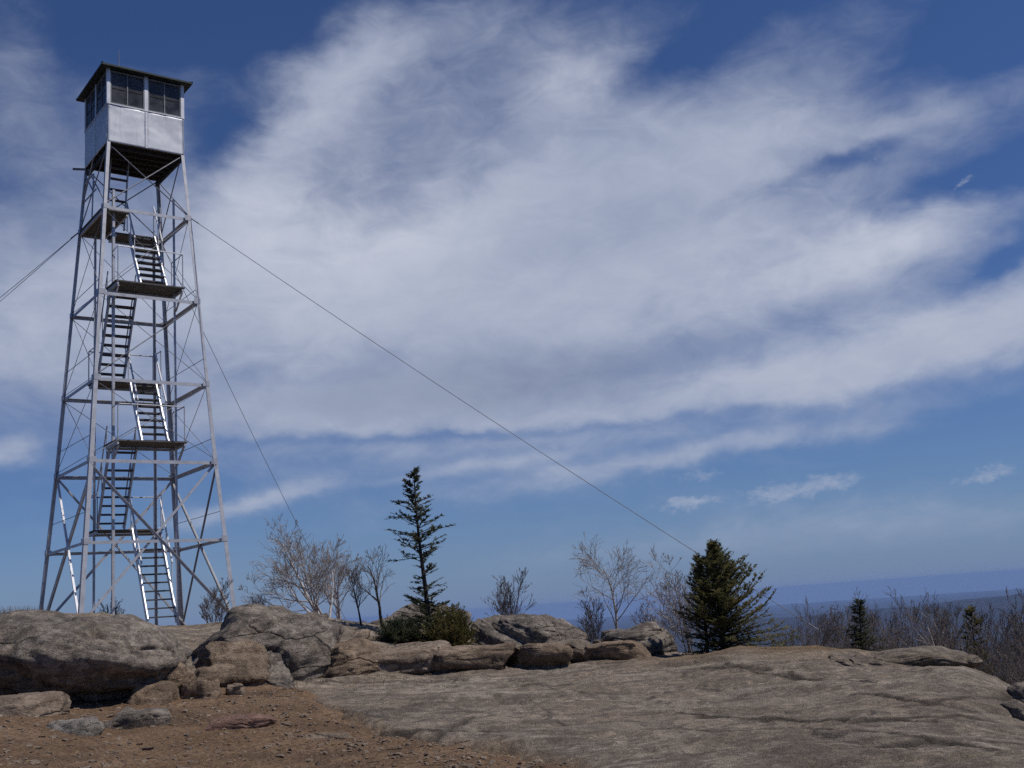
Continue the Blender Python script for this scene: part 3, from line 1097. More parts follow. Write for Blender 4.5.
for i in range(4):
    rot = face_rot(i)
    for s in (-1, 1):                                      # two sheets side by side on each face
        V, F = dented(18, 20, C / 2 - .006, ZF - .06 - ZB, ZS - ZB, 3 + i * 2 + s)
        V[:, 0] += s * C / 2
        V[:, 1] += -C - .012
        V = np.array([(rot @ Vector(v))[:] for v in V])
        me = np_mesh('wall_panel', V, F, True)
        link('wall_panel', me, M['panel'], tower)
    mb = MB()
    mb.box(-.03, .03, -C - .024, -C - .014, ZF - .05 - ZB, ZS - ZB - .01)
    mb.box(-C - .01, C + .01, -C - .03, -C + .03, ZS - ZB + .002, ZS - ZB + .03)
    for k in range(9):
        z = ZF + .02 + k * .12 - ZB
        for x in (-.018, .018):
            mb.box(x - .005, x + .005, -C - .029, -C - .023, z - .005, z + .005)
    for p in range(len(mb.v)):
        mb.v[p] = rot @ Vector(mb.v[p])
    mb.build('seam_strip', M['panel'], tower)
    # posts
    mb = MB()
    mb.box(-C - .02, -C + .075, -C - .02, -C + .075, ZS - ZB + .032, ZE - ZB)
    for p in range(len(mb.v)):
        mb.v[p] = rot @ Vector(mb.v[p])
    mb.build('corner_post', M['panel'], tower)
    mb = MB()
    mb.box(-.05, .05, -C - .018, -C + .05, ZS - ZB + .032, ZE - ZB)
    for p in range(len(mb.v)):
        mb.v[p] = rot @ Vector(mb.v[p])
    mb.build('mid_post', M['panel'], tower)
    for s in (-1, 1):
        x0, x1 = (.052, C - .077) if s > 0 else (-C + .077, -.052)
        z0, z1 = ZS + .034 - ZB, ZE - .03 - ZB
        mb = MB()
        y = -C + .012
        xm, zm = (x0 + x1) / 2, z0 + (z1 - z0) * .48
        for bx in ((x0, x0 + .03, z0, z1), (x1 - .03, x1, z0, z1), (x0 + .032, x1 - .032, z0, z0 + .035), (x0 + .032, x1 - .032, z1 - .04, z1), (xm - .016, xm + .016, z0 + .037, z1 - .042)):
            mb.box(bx[0], bx[1], y - .02, y + .02, bx[2], bx[3])
        for p in range(len(mb.v)):
            mb.v[p] = rot @ Vector(mb.v[p])
        wn = mb.build('window', M['sash'], tower)
        mb = MB()
        for xa, xb in ((x0 + .031, xm - .024), (xm + .024, x1 - .031)):
            mb.box(xa, xb, y - .012, y + .012, zm - .011, zm + .011)
        for p in range(len(mb.v)):
            mb.v[p] = rot @ Vector(mb.v[p])
        mb.build('muntin', M['joist'], wn)
        for xa, xb in ((x0 + .031, xm - .024), (xm + .024, x1 - .031)):
            mb = MB()
            mb.box(xa, xb, y - .002, y + .002, z0 + .036, z1 - .041)
            for p in range(len(mb.v)):
                mb.v[p] = rot @ Vector(mb.v[p])
            mb.build('pane', M['glass'], wn)
# roof: shallow hip with dark eaves and a ceiling
mb = MB()
E_ = C + .21
z0, z1 = ZE - ZB, ZE + .05 - ZB
b0 = [Vector((a * E_, b * E_, z0)) for a, b in SG] + [Vector((a * E_, b * E_, z1)) for a, b in SG] + [Vector((0, 0, z1 + .30))]
mb.v = b0
mb.f = [[3, 2, 1, 0]] + [[i, (i + 1) % 4, 4 + (i + 1) % 4, 4 + i] for i in range(4)] + [[4 + i, 4 + (i + 1) % 4, 8] for i in range(4)]
roof = mb.build('roof', M['roof'], tower)
mb = MB()
for k in range(4):
    a = SG[k]
    mb.tube([Vector((a[0] * E_, a[1] * E_, z1 + .005)), Vector((0, 0, z1 + .31))], .022, 6)
mb.tube([Vector((0, 0, z1 + .28)), Vector((0, 0, z1 + .38))], [.09, .05], 8)
mb.build('hip_cap', M['roof'], roof)
mb = MB()
mb.tube([Vector((-.62, -.62, z1 + .1)), Vector((-.62, -.62, z1 + .85))], [.014, .008], 6)
mb.build('lightning_rod', RD, roof)
# fire-finder table inside
mb = MB()
mb.box(-.28, .28, -.28, .28, ZS - .12 - ZB, ZS - .08 - ZB)
mb.box(-.2, .2, -.2, .2, ZF + .001 - ZB, ZS - .122 - ZB)
mb.build('map_table', M['joist'], tower)

bpy.context.view_layer.update()


def tw_(u, v, z):
    return tower.matrix_world @ T(u, v, z)


def wire(p0, p1, sag, label, group='guy wires of the fire tower', n=24, r=.0085):
    o = empty('guy_wire', p1)
    mb = MB()
    pts = []
    for k in range(n + 1):
        t = k / n
        p = p0.lerp(p1, t)
        p.z -= sag * 4 * t * (1 - t)
        pts.append(p - p1)
    mb.tube(pts, r, 5)
    mb.build('cable', M['wire'], o, True)
    mb = MB()
    d = (pts[0] - pts[-1]).normalized()
    mb.tube([pts[0] - d * .0, pts[0] - d * .3], .017, 6)
    mb.tube([pts[-1], pts[-1] + d * .3], .014, 6)
    mb.build('clamp', M['wire'], o)
    mb = MB()
    mb.tube([Vector((0, 0, -1.2)), Vector((0, 0, .05))], .02, 6)
    mb.build('anchor_bolt', M['rod'], o)
    return tag(o, label, 'guy wire', group)


h4 = hw(LV[4])
wire(tw_(h4, -h4, LV[4]), at(820, 631, 27.0), .12, 'long guy wire slanting across the sky from the tower to the ground behind the cedar')
wire(tw_(h4, h4, LV[4]), at(349, 626, 46), .2, 'guy wire running from the far side of the tower down behind the white birch')
pb = tw_(-h4, h4, LV[4])
q0, q1 = ray(0, 297), ray(0, 302)
for q, lb in ((at(-300, 528, 31.0), 'upper of two close guy wires leaving the tower towards the left edge'), (at(-300, 546, 30.2), 'lower of two close guy wires leaving the tower towards the left edge')):
    wire(pb, q, .15, lb)


# ------------------------------------------------------------------ trees
def grow(rs, base, h, style, lean=(0, 0)):
    """bare tree: returns trunk segments and twig segments as polylines with radii"""
    trunk, twigs = [], []

    def branch(p, d, ln, r, lvl, out):
        n = max(3, int(ln / style.get('seg', .16)))
        n = min(n, 14)
        pts, rad = [p.copy()], [r]
        dd = d.normalized()
        kids = []
        for i in range(n):
            wob = style.get('wob', .16)
            dd = (dd + Vector((rs.gauss(0, wob), rs.gauss(0, wob), rs.gauss(0, wob * .7) + style.get('upward', .05)))).normalized()
            p = p + dd * (ln / n)
            pts.append(p.copy())
            t = (i + 1) / n
            rad.append(max(style.get('rmin', .0045), r * (1 - t * .82)))
            if t > style['first'][min(lvl, len(style['first']) - 1)]:
                kids.append((p.copy(), dd.copy(), t, rad[-1]))
        out.append((pts, rad))
        if lvl < style['levels']:
            nk = style['kids'][min(lvl, len(style['kids']) - 1)]
            for _ in range(nk):
                q, dq, t, rq = rs.choice(kids)
                ax = dq.orthogonal()
                ax.rotate(Matrix.Rotation(rs.uniform(0, 6.283), 3, dq))
                ang = R(rs.uniform(*style['ang']))
                nd = (dq * math.cos(ang) + ax.normalized() * math.sin(ang))
                branch(q, nd, ln * (1.05 - .65 * t) * rs.uniform(*style['len']), max(style.get('rmin', .0045), rq * .58), lvl + 1, twigs)

    for s in range(style.get('stems', 1)):
        sp_ = style.get('spread', .0)
        a = 6.283 * s / max(1, style.get('stems', 1)) + rs.uniform(-.5, .5)
        k = rs.uniform(.3, 1) if s else style.get('lead', 0)
        d = Vector((lean[0] + sp_ * math.cos(a) * k, lean[1] + sp_ * math.sin(a) * k, 1))
        branch(Vector((rs.gauss(0, .03) if s else 0, rs.gauss(0, .03) if s else 0, -.1)), d, h * (1 if s == 0 else rs.uniform(.55, .92)), style['r'] * (1 if s == 0 else rs.uniform(.5, .8)), 0, trunk)
    return trunk, twigs


def tree_meshes(seed, h, style, lean=(0, 0)):
    rs = random.Random(seed)
    tr, twg = grow(rs, None, h, style, lean)
    top = max(max(p.z for p in pts) for pts, _ in tr + twg)
    k = h / top
    a, b = MB(), MB()
    for pts, rad in tr:
        a.tube([p * k for p in pts], rad, 6)
    for pts, rad in twg:
        b.tube([p * k for p in pts], rad, 4 if rad[0] > .008 else 3, False)
    return a.mesh('trunk', True), b.mesh('branches', True)


def place_tree(name, px, d, py_top, seed, style, tm, bm_, label, cat, group=None, lean=(0, 0), zoff=0, base=None):
    x, y = dirs(px, d)
    z = ground_z(x, y) + zoff
    top = at(px, py_top, d).z
    a, b = tree_meshes(seed, top - z, style, lean)
    o = empty(name, (x, y, z))
    link('trunk', a, M[tm], o)
    link('branches', b, M[bm_], o)
    return tag(o, label, cat, group)


BIRCH = dict(levels=3, kids=[17, 8, 4], first=[.25, .25, .2], ang=(24, 52), len=(.5, .85), r=.05, wob=.07, upward=.04, rmin=.004)
BIRCHM = dict(BIRCH, stems=7, spread=1.2, lead=.05, kids=[11, 6, 4], r=.055, upward=.03, rmin=.005)
SAP = dict(levels=3, kids=[9, 6, 4], first=[.35, .2, .2], ang=(22, 52), len=(.5, .85), r=.03, wob=.12, upward=.10, rmin=.004)
SHRUB = dict(levels=3, kids=[8, 5, 2], first=[.2, .2], ang=(14, 42), len=(.45, .8), r=.014, wob=.09, upward=.08, stems=9, spread=.7, rmin=.004)
BUSHM = dict(SHRUB, stems=7, spread=.4, levels=3, kids=[9, 5, 3], r=.022)

place_tree('birch', 330, 31, 509, 11, dict(BIRCHM, lead=.1, r=.07, upward=.015), 'birch', 'paletwig', 'spreading white birch with many leaning stems between the tower and the spruce', 'birch tree', lean=(-.48, 0))
place_tree('birch', 340, 34, 545, 12, dict(BIRCHM, stems=3, spread=.5), 'birch', 'paletwig', 'smaller pale birch close behind the right of the spreading white birch', 'birch tree', lean=(.08, 0))
place_tree('sapling', 384, 24.6, 543, 13, dict(SAP, kids=[10, 6, 3], r=.045), 'darkbark', 'twig', 'dark forked bare sapling just left of the spruce', 'sapling', lean=(-.08, 0))
place_tree('sapling', 362, 24.2, 566, 14, dict(SAP, r=.028), 'darkbark', 'twig', 'thin bare sapling above the pale round rock, shorter of the two dark ones', 'sapling', lean=(-.03, 0))
place_tree('shrub', 213, 26.6, 578, 15, SHRUB, 'twig', 'twig', 'bare leafless shrub at the right foot of the fire tower', 'shrub')
place_tree('shrub', 112, 33, 596, 16, dict(SHRUB, stems=6), 'twig', 'twig', 'bare shrub seen behind the tower legs', 'shrub')
place_tree('shrub', 510, 27.5, 568, 17, dict(BUSHM, stems=7, spread=.55), 'bark', 'twig', 'leafless shrub with a broken pale stem behind the layered outcrop', 'shrub')
place_tree('birch', 617, 28, 531, 18, dict(BIRCH, r=.05, kids=[20, 7, 4], ang=(28, 60)), 'birch', 'paletwig', 'slender pale-trunked bare birch behind the flat-topped outcrop', 'birch tree', lean=(-.04, 0))
place_tree('shrub', 593, 27.2, 585, 19, dict(BUSHM, spread=.6), 'bark', 'twig', 'low tangled leafless shrub left of the slender bare birch', 'shrub')
place_tree('birch', 690, 27, 541, 20, dict(BIRCHM, stems=5, spread=.6, r=.035), 'bark', 'paletwig', 'bare many-stemmed birch half hidden behind the cedar', 'birch tree', lean=(-.1, 0))
place_tree('shrub', 650, 27, 600, 31, dict(BUSHM, stems=4, spread=.5, r=.014), 'bark', 'twig', 'small leafless shrub between the slender birch and the cedar', 'shrub')
place_tree('shrub', 262, 31, 592, 32, dict(SHRUB, stems=6, r=.01), 'twig', 'twig', 'wispy low shrub on the rock crest left of the spreading birch', 'shrub')

# thicket beyond the right end of the slab: each bush an object, copies share five meshes
protos = []
for k in range(6):
    st = [dict(BUSHM, stems=4, spread=.35, r=.028), dict(SAP, r=.04, kids=[15, 7, 4]), dict(BUSHM, stems=7, spread=.4), dict(SAP, r=.035, kids=[13, 6, 4], stems=3, spread=.4), dict(BUSHM, stems=10, spread=.55), dict(BIRCH, r=.035)][k]
    protos.append(tree_meshes(100 + k, 1.0 * 3, st))
for a, b in protos:
    a.materials.append(M['bark'])
    b.materials.append(M['twig'])
rs = random.Random(5)
spots = [(797, 29, 600), (812, 25.6, 612), (831, 31, 608), (853, 29.5, 591), (880, 31, 604), (899, 29, 604), (913, 28, 588), (937, 27, 590), (950, 29, 594), (978, 28, 606), (992, 26, 602), (1012, 22.5, 590), (1030, 25, 582), (1052, 24, 585),
         (842, 38, 608), (925, 37, 608), (965, 36, 608), (930, 25.5, 632), (975, 23, 636), (1006, 20, 634), (1030, 19, 632)]
for i, (px, d, pt) in enumerate(spots):
    x, y = dirs(px, d)
    z = ground_z(x, y)
    h = at(px, pt - 4, d).z - z
    k = rs.randrange(6)
    a, b = protos[k]
    o = empty('bare_bush', (x, y, z), rs.uniform(0, 6.28))
    s = h / 3
    o.scale = (s * rs.uniform(.8, 1.0), s * rs.uniform(.8, 1.0), s)
    link('trunk', a, None, o)
    link('branches', b, None, o)
    tag(o, 'leafless grey-brown bush in the thicket falling away beyond the right end of the slab', 'bush', 'bushes of the right-hand thicket')
place_tree('birch', 968, 24.5, 600, 41, dict(SAP, r=.028, kids=[5, 4, 3]), 'birch', 'paletwig', 'leaning young birch with a bright white stem in the right-hand thicket', 'birch tree', lean=(-.3, 0))


# evergreens
def spray(mb, p, d, ln, w, rs, n=7, droop=.0):
    """a twig with flat needles on both sides"""
    d = d.normalized()
    sd_ = d.cross(Vector((0, 0, 1)))
    if sd_.length < .1:
        sd_ = d.orthogonal()
    sd_.normalize()
    upv = sd_.cross(d)
    for k in range(n):
        t = (k + rs.random()) / n
        q = p + d * ln * t + Vector((0, 0, -droop * t * t * ln))
        for s in (-1, 1):
            nl = w * (1.1 - .5 * t) * rs.uniform(.7, 1.3)
            e = (d * rs.uniform(.5, .9) + sd_ * s * rs.uniform(.4, 1) + upv * rs.uniform(-.5, .7)).normalized()
            ww = (e.cross(upv)).normalized() * nl * .30
            mb.tri(q - ww, q + ww, q + e * nl)
    q = p + d * ln * .85
    mb.tri(q - sd_ * w * .2, q + sd_ * w * .2, q + d * w)


def conifer(name, px, d, py_top, seed, prof, nb, label, cat, mleaf, lean=(0, 0), dens=1.0, upang=(5, 25), py_base=None, tr=.045, nw=.05, asym=None, group=None, gap=None, skirt=False, pack=1.0):
    rs = random.Random(seed)
    x, y = dirs(px, d)
    z = ground_z(x, y)
    if py_base:
        z = min(z + .3, at(px, py_base, d).z)
    h = at(px, py_top, d).z - z
    o = empty(name, (x, y, z))
    mt, mc, mbz = MB(), MB(), MB()
    axis = lambda t: Vector((lean[0] * h * t + .02 * math.sin(t * 7), lean[1] * h * t + .02 * math.cos(t * 9), h * t))
    ts = [i / 14 for i in range(15)]
    mt.tube([axis(t) - Vector((0, 0, .12 if t == 0 else 0)) for t in ts], [tr * (1 - .93 * t) + .004 for t in ts], 7)
    for k in range(nb):
        t = ((k + rs.random()) / nb) ** pack
        rad = np.interp(t, [p[0] for p in prof], [p[1] for p in prof])
        if gap and rs.random() < np.interp(t, [p[0] for p in gap], [p[1] for p in gap]):
            continue
        a = rs.uniform(0, 6.283)
        ln = rad * rs.uniform(.45, 1.15)
        if asym:
            ln *= 1 + asym * math.cos(a)
        ua = R(rs.uniform(*upang)) * (1 + t * .6)
        if skirt:
            ua = ua * min(1, .1 + t * 2.2) - R(14) * max(0, 1 - t * 4)
        dd = Vector((math.cos(a) * math.cos(ua), math.sin(a) * math.cos(ua), math.sin(ua)))
        p0 = axis(t)
        n = max(2, int(ln / .11))
        pts = [p0]
        q = p0
        e = dd.copy()
        for i in range(n):
            e = (e + Vector((rs.gauss(0, .08), rs.gauss(0, .08), rs.gauss(.02, .06)))).normalized()
            q = q + e * ln / n
            pts.append(q)
        mbz.tube(pts, [max(.004, .013 * (1 - .7 * i / n) * min(1, ln / .4)) for i in range(n + 1)], 4, False)
        for i in range(1, n + 1):
            tt = i / n
            if tt < .25 and ln > .3 and dens < 1.2:
                continue
            for s in (-1, 1):
                if rs.random() > dens * .8:
                    continue
                e = (pts[i] - pts[i - 1]).normalized()
                sd_ = e.cross(Vector((0, 0, 1))).normalized()
                dv = (e * rs.uniform(.5, 1) + sd_ * s * rs.uniform(.4, .9) + Vector((0, 0, rs.uniform(-.25, .35))))
                spray(mc, pts[i], dv, rs.uniform(.08, .17) * (1.1 if ln > .3 else .75), nw, rs, 5)
        spray(mc, pts[-2], pts[-1] - pts[-2], .16, nw, rs, 6)
    spray(mc, axis(.93), Vector((0, 0, 1)), h * .08, nw * .8, rs, 8)
    mt.build('trunk', M['darkbark'], o, True)
    mbz.build('limbs', M['darkbark'], o, True)
    mc.build('crown', M[mleaf], o)
    return tag(o, label, cat, group)


conifer('spruce', 430, 23.6, 470, 3, [(0, .85), (.08, .80), (.16, .60), (.24, .38), (.3, .30), (.42, .34), (.5, .62), (.66, .66), (.78, .42), (.9, .26), (1, .08)], 250,
        'tall thin spruce with ragged one-sided limbs and a dense skirt', 'spruce tree', 'spruce', lean=(-.045, 0), dens=.85, pack=1.3, upang=(2, 24), py_base=645, tr=.06, nw=.07,
        gap=[(0, 0), (.26, .05), (.36, .55), (.65, .42), (.78, .05), (1, 0)])


def bush(name, px, d, w, py_top, seed, n, label, cat, mleaf, dens=1.0, depth=1.0, flat=.6, nw=.055, peak=0.0):
    rs = random.Random(seed)
    x, y = dirs(px, d)
    z = ground_z(x, y)
    h = at(px, py_top, d).z - z
    o = empty(name, (x, y, z))
    ms, mc = MB(), MB()
    for k in range(n):
        a, el = rs.uniform(0, 6.283), math.asin(rs.uniform(.05, 1))
        l = rs.uniform(.55, 1.05)
        tip = Vector((math.cos(a) * math.cos(el) * w, math.sin(a) * math.cos(el) * w * depth, (math.sin(el) ** .8) * h)) * l
        p = Vector((tip.x * .25, tip.y * .25, -.03))
        mid = Vector((tip.x * .6, tip.y * .6, tip.z * .45))
        pts = [p, mid, tip]
        ms.tube(pts, [.012, .008, .004], 4, False)
        for i in range(5):
            t = .35 + .65 * (i + rs.random()) / 5
            q = p.lerp(mid, t * 2) if t < .5 else mid.lerp(tip, t * 2 - 1)
            for _ in range(2):
                dv = (tip - mid).normalized() + Vector((rs.gauss(0, .6), rs.gauss(0, .6), rs.gauss(.25, .4)))
                spray(mc, q, dv, rs.uniform(.09, .2), nw, rs, 5)
        spray(mc, mid.lerp(tip, .8), (tip - mid), .2, nw, rs, 6)
    ms.build('stems', M['darkbark'], o)
    mc.build('crown', M[mleaf], o)
    return tag(o, label, cat)


bush('juniper', 450, 22.5, .58, 608, 5, 120, 'bushy brown-green juniper at the right foot of the spruce', 'juniper bush', 'juniper')
bush('juniper', 400, 22.8, .52, 620, 6, 80, 'low dark green juniper at the left foot of the spruce', 'juniper bush', 'spruce')
conifer('cedar', 722, 22.6, 546, 8, [(0, 1.0), (.15, 1.05), (.3, .92), (.5, .70), (.7, .42), (.85, .22), (1, .06)], 330,
        'dense dark cedar with a ragged double top at the edge of the rock', 'cedar tree', 'cedar', dens=1.6, upang=(15, 42), py_base=650, tr=.05, nw=.06, asym=.25, skirt=True)
conifer('cedar', 706, 22.9, 559, 9, [(0, .5), (.3, .5), (.6, .32), (.85, .18), (1, .05)], 130,
        'narrower cedar spire leaning against left of the dense dark cedar', 'cedar tree', 'cedar', dens=1.4, upang=(20, 50), py_base=652, tr=.035, nw=.05, skirt=True)
conifer('young_spruce', 863, 28, 600, 10, [(0, .8), (.4, .62), (.75, .3), (1, .05)], 190, 'small dark pointed spruce standing among the bare bushes', 'spruce tree', 'spruce', dens=1.3, upang=(0, 25), nw=.055)
conifer('young_spruce', 975, 25, 610, 12, [(0, .6), (.4, .45), (.8, .2), (1, .05)], 130, 'dull green young spruce half hidden among the bare bushes far right', 'spruce tree', 'juniper', dens=1.1, upang=(5, 30), nw=.055)

# ------------------------------------------------------------------ haze
mb = MB()
mb.box(-46000, 46000, -46000, 46000, -660, 18)
hz = mb.build('haze', None)
mh = bpy.data.materials.new('haze')
mh.use_nodes = True
nt = mh.node_tree
nt.nodes.remove(nt.nodes['Principled BSDF'])
pv = N(nt, 'ShaderNodeVolumePrincipled')
pv.inputs['Color'].default_value = (.37, .55, .94, 1)
pv.inputs['Density'].default_value = .000039
pv.inputs['Anisotropy'].default_value = .0
L(nt, pv.outputs[0], nt.nodes['Material Output'].inputs['Volume'])
hz.data.materials.append(mh)
tag(hz, 'pale blue haze lying over the far valley', 'haze', kind='stuff')

# ------------------------------------------------------------------ light
SUN_EL = 57
sunv = Vector((math.cos(R(-10)) * math.cos(R(SUN_EL)), math.sin(R(-10)) * math.cos(R(SUN_EL)), math.sin(R(SUN_EL))))
sd_ = bpy.data.lights.new('sun', 'SUN')
sd_.energy = 5.0
sd_.angle = R(.5)
sd_.color = (1, .955, .89)
sun = bpy.data.objects.new('sun', sd_)
COL.objects.link(sun)
sun.rotation_euler = sunv.to_track_quat('Z', 'Y').to_euler()
sun.location = sunv * 60

w = bpy.data.worlds.new('World')
SC.world = w
w.use_nodes = True
nt = w.node_tree
bg = nt.nodes['Background']
sky = N(nt, 'ShaderNodeTexSky', sky_type='NISHITA')
sky.sun_disc = False
sky.sun_elevation = R(SUN_EL)
sky.sun_rotation = math.atan2(sunv.x, sunv.y)
sky.altitude = 800
sky.air_density, sky.dust_density, sky.ozone_density = 1.0, .3, 2.5
tc = N(nt, 'ShaderNodeTexCoord').outputs['Generated']
sx = N(nt, 'ShaderNodeSeparateXYZ')
L(nt, tc, sx.inputs[0])
azm = mth(nt, 'ARCTAN2', sx.outputs[0], sx.outputs[1])
elv = mth(nt, 'ARCSINE', sx.outputs[2])
cmb = N(nt, 'ShaderNodeCombineXYZ')
L(nt, mth(nt, 'MULTIPLY', azm, 180 / math.pi), cmb.inputs[0])
L(nt, mth(nt, 'MULTIPLY', elv, 180 / math.pi), cmb.inputs[1])
ang = cmb.outputs[0]                                       # (azimuth, elevation) in degrees
# wind-drawn texture on a flat cloud layer overhead
zc = mth(nt, 'ADD', mth(nt, 'MAXIMUM', sx.outputs[2], 0), .16)
lay = N(nt, 'ShaderNodeCombineXYZ')
L(nt, mth(nt, 'DIVIDE', sx.outputs[0], zc), lay.inputs[0])
L(nt, mth(nt, 'DIVIDE', sx.outputs[1], zc), lay.inputs[1])


def noise_vec(vec, scale, detail, rough, dist=0):
    n = N(nt, 'ShaderNodeTexNoise')
    n.inputs['Scale'].default_value = scale
    n.inputs['Detail'].default_value = detail
    n.inputs['Roughness'].default_value = rough
    n.inputs['Distortion'].default_value = dist
    L(nt, vec, n.inputs['Vector'])
    return n.outputs['Color']


def vm(op, a, b=None):
    n = N(nt, 'ShaderNodeVectorMath', operation=op)
    for i, v in enumerate((a, b)):
        if v is None:
            continue
        if isinstance(v, tuple):
            n.inputs[i].default_value = v
        elif isinstance(v, (int, float)):
            n.inputs[3].default_value = v
        else:
            L(nt, v, n.inputs[i])
    return n.outputs[1] if op == 'LENGTH' else n.outputs[0]


w1 = vm('SUBTRACT', noise_vec(mapped(nt, ang, (.11, .16, 1)), 1, 4, .6), (.5, .5, .5))
w1 = vm('MULTIPLY', w1, (4.4, 2.6, 0))
w2 = vm('SUBTRACT', noise_vec(mapped(nt, ang, (.5, .8, 1)), 1, 4, .65), (.5, .5, .5))
w2 = vm('MULTIPLY', w2, (1.7, .9, 0))
wang = vm('ADD', vm('ADD', ang, w1), w2)


def az_el(px, py):
    q = ray(px, py).normalized()
    return math.degrees(math.atan2(q.x, q.y)), math.degrees(math.asin(q.z))


def blob(px, py, rx, ry, tilt=0, vec=None, power=2):
    """soft ellipse in the sky; half-sizes in degrees of the picture's 19 px per degree"""
    a, e = az_el(px, py)
    m = N(nt, 'ShaderNodeMapping', vector_type='TEXTURE')
    m.inputs['Location'].default_value = (a, e, 0)
    m.inputs['Rotation'].default_value = (0, 0, R(tilt))
    m.inputs['Scale'].default_value = (rx / 19.2 / math.cos(R(e)), ry / 19.2, 1)
    L(nt, vec or wang, m.inputs['Vector'])
    l = vm('LENGTH', m.outputs[0])
    return mth(nt, 'POWER', math.e, mth(nt, 'MULTIPLY', mth(nt, 'POWER', l, power), -1))


def total(items, vec=None):
    t = None
    for it in items:
        amp, args = it[0], it[1:]
        g = mth(nt, 'MULTIPLY', blob(*args, vec=vec), amp)
        t = g if t is None else mth(nt, 'ADD', t, g)
    return t


TL = -4
cover = total([
    (1.0, 470, 300, 330, 120, 4), (.7, 640, 190, 240, 90, 12), (.6, 575, 75, 100, 55, 12), (.62, 310, 105, 110, 42, 38), (.45, 420, 40, 150, 34, 10), (.4, 400, 120, 70, 40, 20), (.45, 770, 100, 190, 45, 14),
    (.62, 890, 245, 150, 42, 12), (.8, 960, 335, 230, 42, 8), (.5, 640, 405, 330, 30, 4), (.75, 330, 410, 150, 24, 2), (.25, 940, 105, 90, 22, 8),
    (.70, 60, 320, 120, 95, 5), (.40, 5, 60, 40, 60, 0), (.34, 110, 130, 110, 60, 20), (.42, 250, 215, 90, 60, 40),
    (-.60, 975, 178, 95, 22, 6), (-.30, 690, 210, 70, 10, 8), (-.50, 960, 30, 260, 36, 6), (-.55, 190, 20, 100, 35, 10), (-.40, 235, 130, 45, 36, 30), (-.34, 1005, 268, 45, 10, 14),
    (-.40, 690, 50, 90, 20, 20), (-.4, 840, 160, 50, 12, 15), (-.35, 480, 435, 260, 7, 0),
    (.55, 660, 462, 240, 13, 5), (.66, 245, 506, 80, 11, 12), (.36, 720, 536, 280, 24, 3), (.30, 930, 526, 170, 20, 4), (.5, 15, 455, 34, 12, 6), (.4, 480, 470, 120, 9, 5)])
lay_n = nz(nt, mapped(nt, lay.outputs[0], (1.4, .9, 1), (0, 0, R(-20))), 1.5, 8, .50, .3)
fine_n = nz(nt, mapped(nt, ang, (.55, 1.1, 1), (0, 0, R(-12))), .55, 8, .62, .5)
tex = mth(nt, 'ADD', mth(nt, 'MULTIPLY', mth(nt, 'SUBTRACT', lay_n, .5), .52), mth(nt, 'MULTIPLY', mth(nt, 'SUBTRACT', fine_n, .5), .42))
# unseen sky behind the viewer is kept clear to weaken the ambient light
back = mth(nt, 'MULTIPLY', mth(nt, 'SUBTRACT', sx.outputs[1], .45), 3, clamp=False)
dens = mth(nt, 'ADD', mth(nt, 'ADD', cover, tex), mth(nt, 'MINIMUM', mth(nt, 'MAXIMUM', back, -.8), 0))
alpha = N(nt, 'ShaderNodeMapRange', interpolation_type='SMOOTHSTEP')
alpha.inputs['From Min'].default_value = .02
alpha.inputs['From Max'].default_value = 1.0
alpha.inputs['To Max'].default_value = .95
L(nt, dens, alpha.inputs['Value'])
# small puffs low over the horizon keep harder edges
wp = vm('ADD', ang, vm('MULTIPLY', vm('SUBTRACT', noise_vec(mapped(nt, ang, (.9, 1.3, 1)), 1, 5, .65), (.5, .5, .5)), (2.0, 1.3, 0)))
puff = total([(.8, 690, 503, 42, 8, 4), (.8, 775, 495, 32, 13, 6), (.75, 832, 484, 30, 11, 8), (.6, 700, 474, 30, 9, 0), (.75, 548, 449, 24, 7, 4), (.75, 985, 474, 36, 8, 4), (.5, 870, 160, 20, 5, 12), (.6, 960, 128, 9, 4, 0), (.5, 965, 181, 9, 3, 10)], wp)
puff = mth(nt, 'ADD', puff, mth(nt, 'MULTIPLY', mth(nt, 'SUBTRACT', nz(nt, mapped(nt, ang, (1.2, 1.8, 1)), 1, 7, .65), .5), 1.2))
pal = N(nt, 'ShaderNodeMapRange', interpolation_type='SMOOTHSTEP')
pal.inputs['From Min'].default_value = .25
pal.inputs['From Max'].default_value = 1.05
pal.inputs['To Max'].default_value = .6
L(nt, puff, pal.inputs['Value'])
a_all = mth(nt, 'MAXIMUM', alpha.outputs[0], pal.outputs[0])
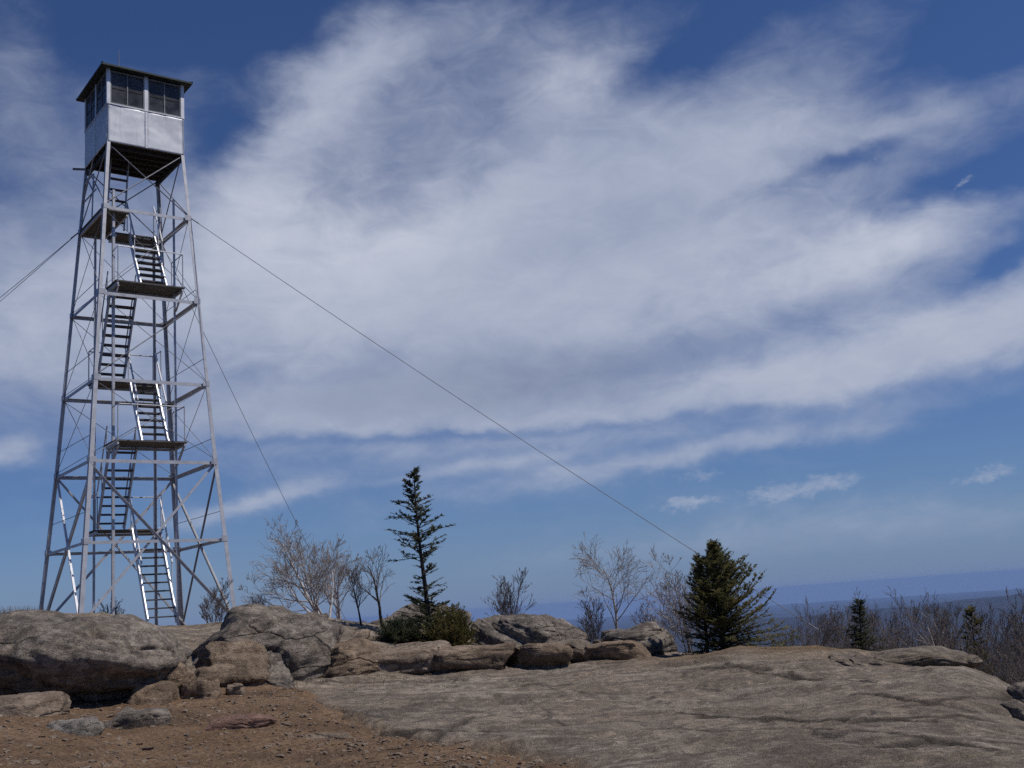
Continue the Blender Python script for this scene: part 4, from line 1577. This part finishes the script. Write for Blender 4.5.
# thick parts go grey beneath
shade = total([(1.0, 590, 378, 150, 30, 4), (.8, 400, 385, 160, 40, 4), (.6, 120, 400, 110, 60, 4), (.45, 800, 320, 200, 30, 8), (.5, 620, 225, 130, 22, 8), (.4, 650, 130, 160, 50, 12)])
light = total([(.5, 340, 230, 130, 70, 4), (.45, 880, 240, 130, 34, 12), (.35, 560, 60, 60, 40, 10), (.3, 800, 345, 200, 22, 8)])
br = mth(nt, 'ADD', mth(nt, 'SUBTRACT', mth(nt, 'ADD', .66, mth(nt, 'MULTIPLY', light, .34)), mth(nt, 'MULTIPLY', shade, .20)), mth(nt, 'MULTIPLY', mth(nt, 'SUBTRACT', fine_n, .5), .22))
ccol = ramp(nt, br, [(0.2, (.22, .27, .40)), (.55, (.40, .46, .62)), (.95, (.78, .82, .93))])
CLOUD = 1.22
cs = vm('SCALE', ccol, CLOUD)
SKY = .085
ss = vm('SCALE', vm('MULTIPLY', sky.outputs[0], (.58, .77, 1.16)), SKY)
# pale blue air low over the horizon
low = mth(nt, 'MULTIPLY', mth(nt, 'POWER', math.e, mth(nt, 'DIVIDE', mth(nt, 'MAXIMUM', mth(nt, 'MULTIPLY', elv, 180 / math.pi), 0), -3.6)), .85)
ss = mixc(nt, low, ss, (.225, .33, .60))
thin = N(nt, 'ShaderNodeMapRange', interpolation_type='SMOOTHSTEP')      # clouds fade into the low air
thin.inputs['From Min'].default_value = R(.2)
thin.inputs['From Max'].default_value = R(4.5)
L(nt, elv, thin.inputs['Value'])
fin = mixc(nt, mth(nt, 'MULTIPLY', a_all, thin.outputs[0]), ss, cs)
L(nt, fin, bg.inputs['Color'])
bg.inputs['Strength'].default_value = 1.0

# ------------------------------------------------------------------ render
SC.view_settings.view_transform = 'Standard'
SC.view_settings.look = 'None'
SC.view_settings.exposure = -.58
SC.view_settings.gamma = 1
SC.render.engine = 'CYCLES'
SC.cycles.use_denoising = False
SC.cycles.max_bounces = 6
SC.cycles.transparent_max_bounces = 12
SC.cycles.volume_bounces = 0
SC.cycles.use_adaptive_sampling = True
SC.cycles.adaptive_threshold = .02
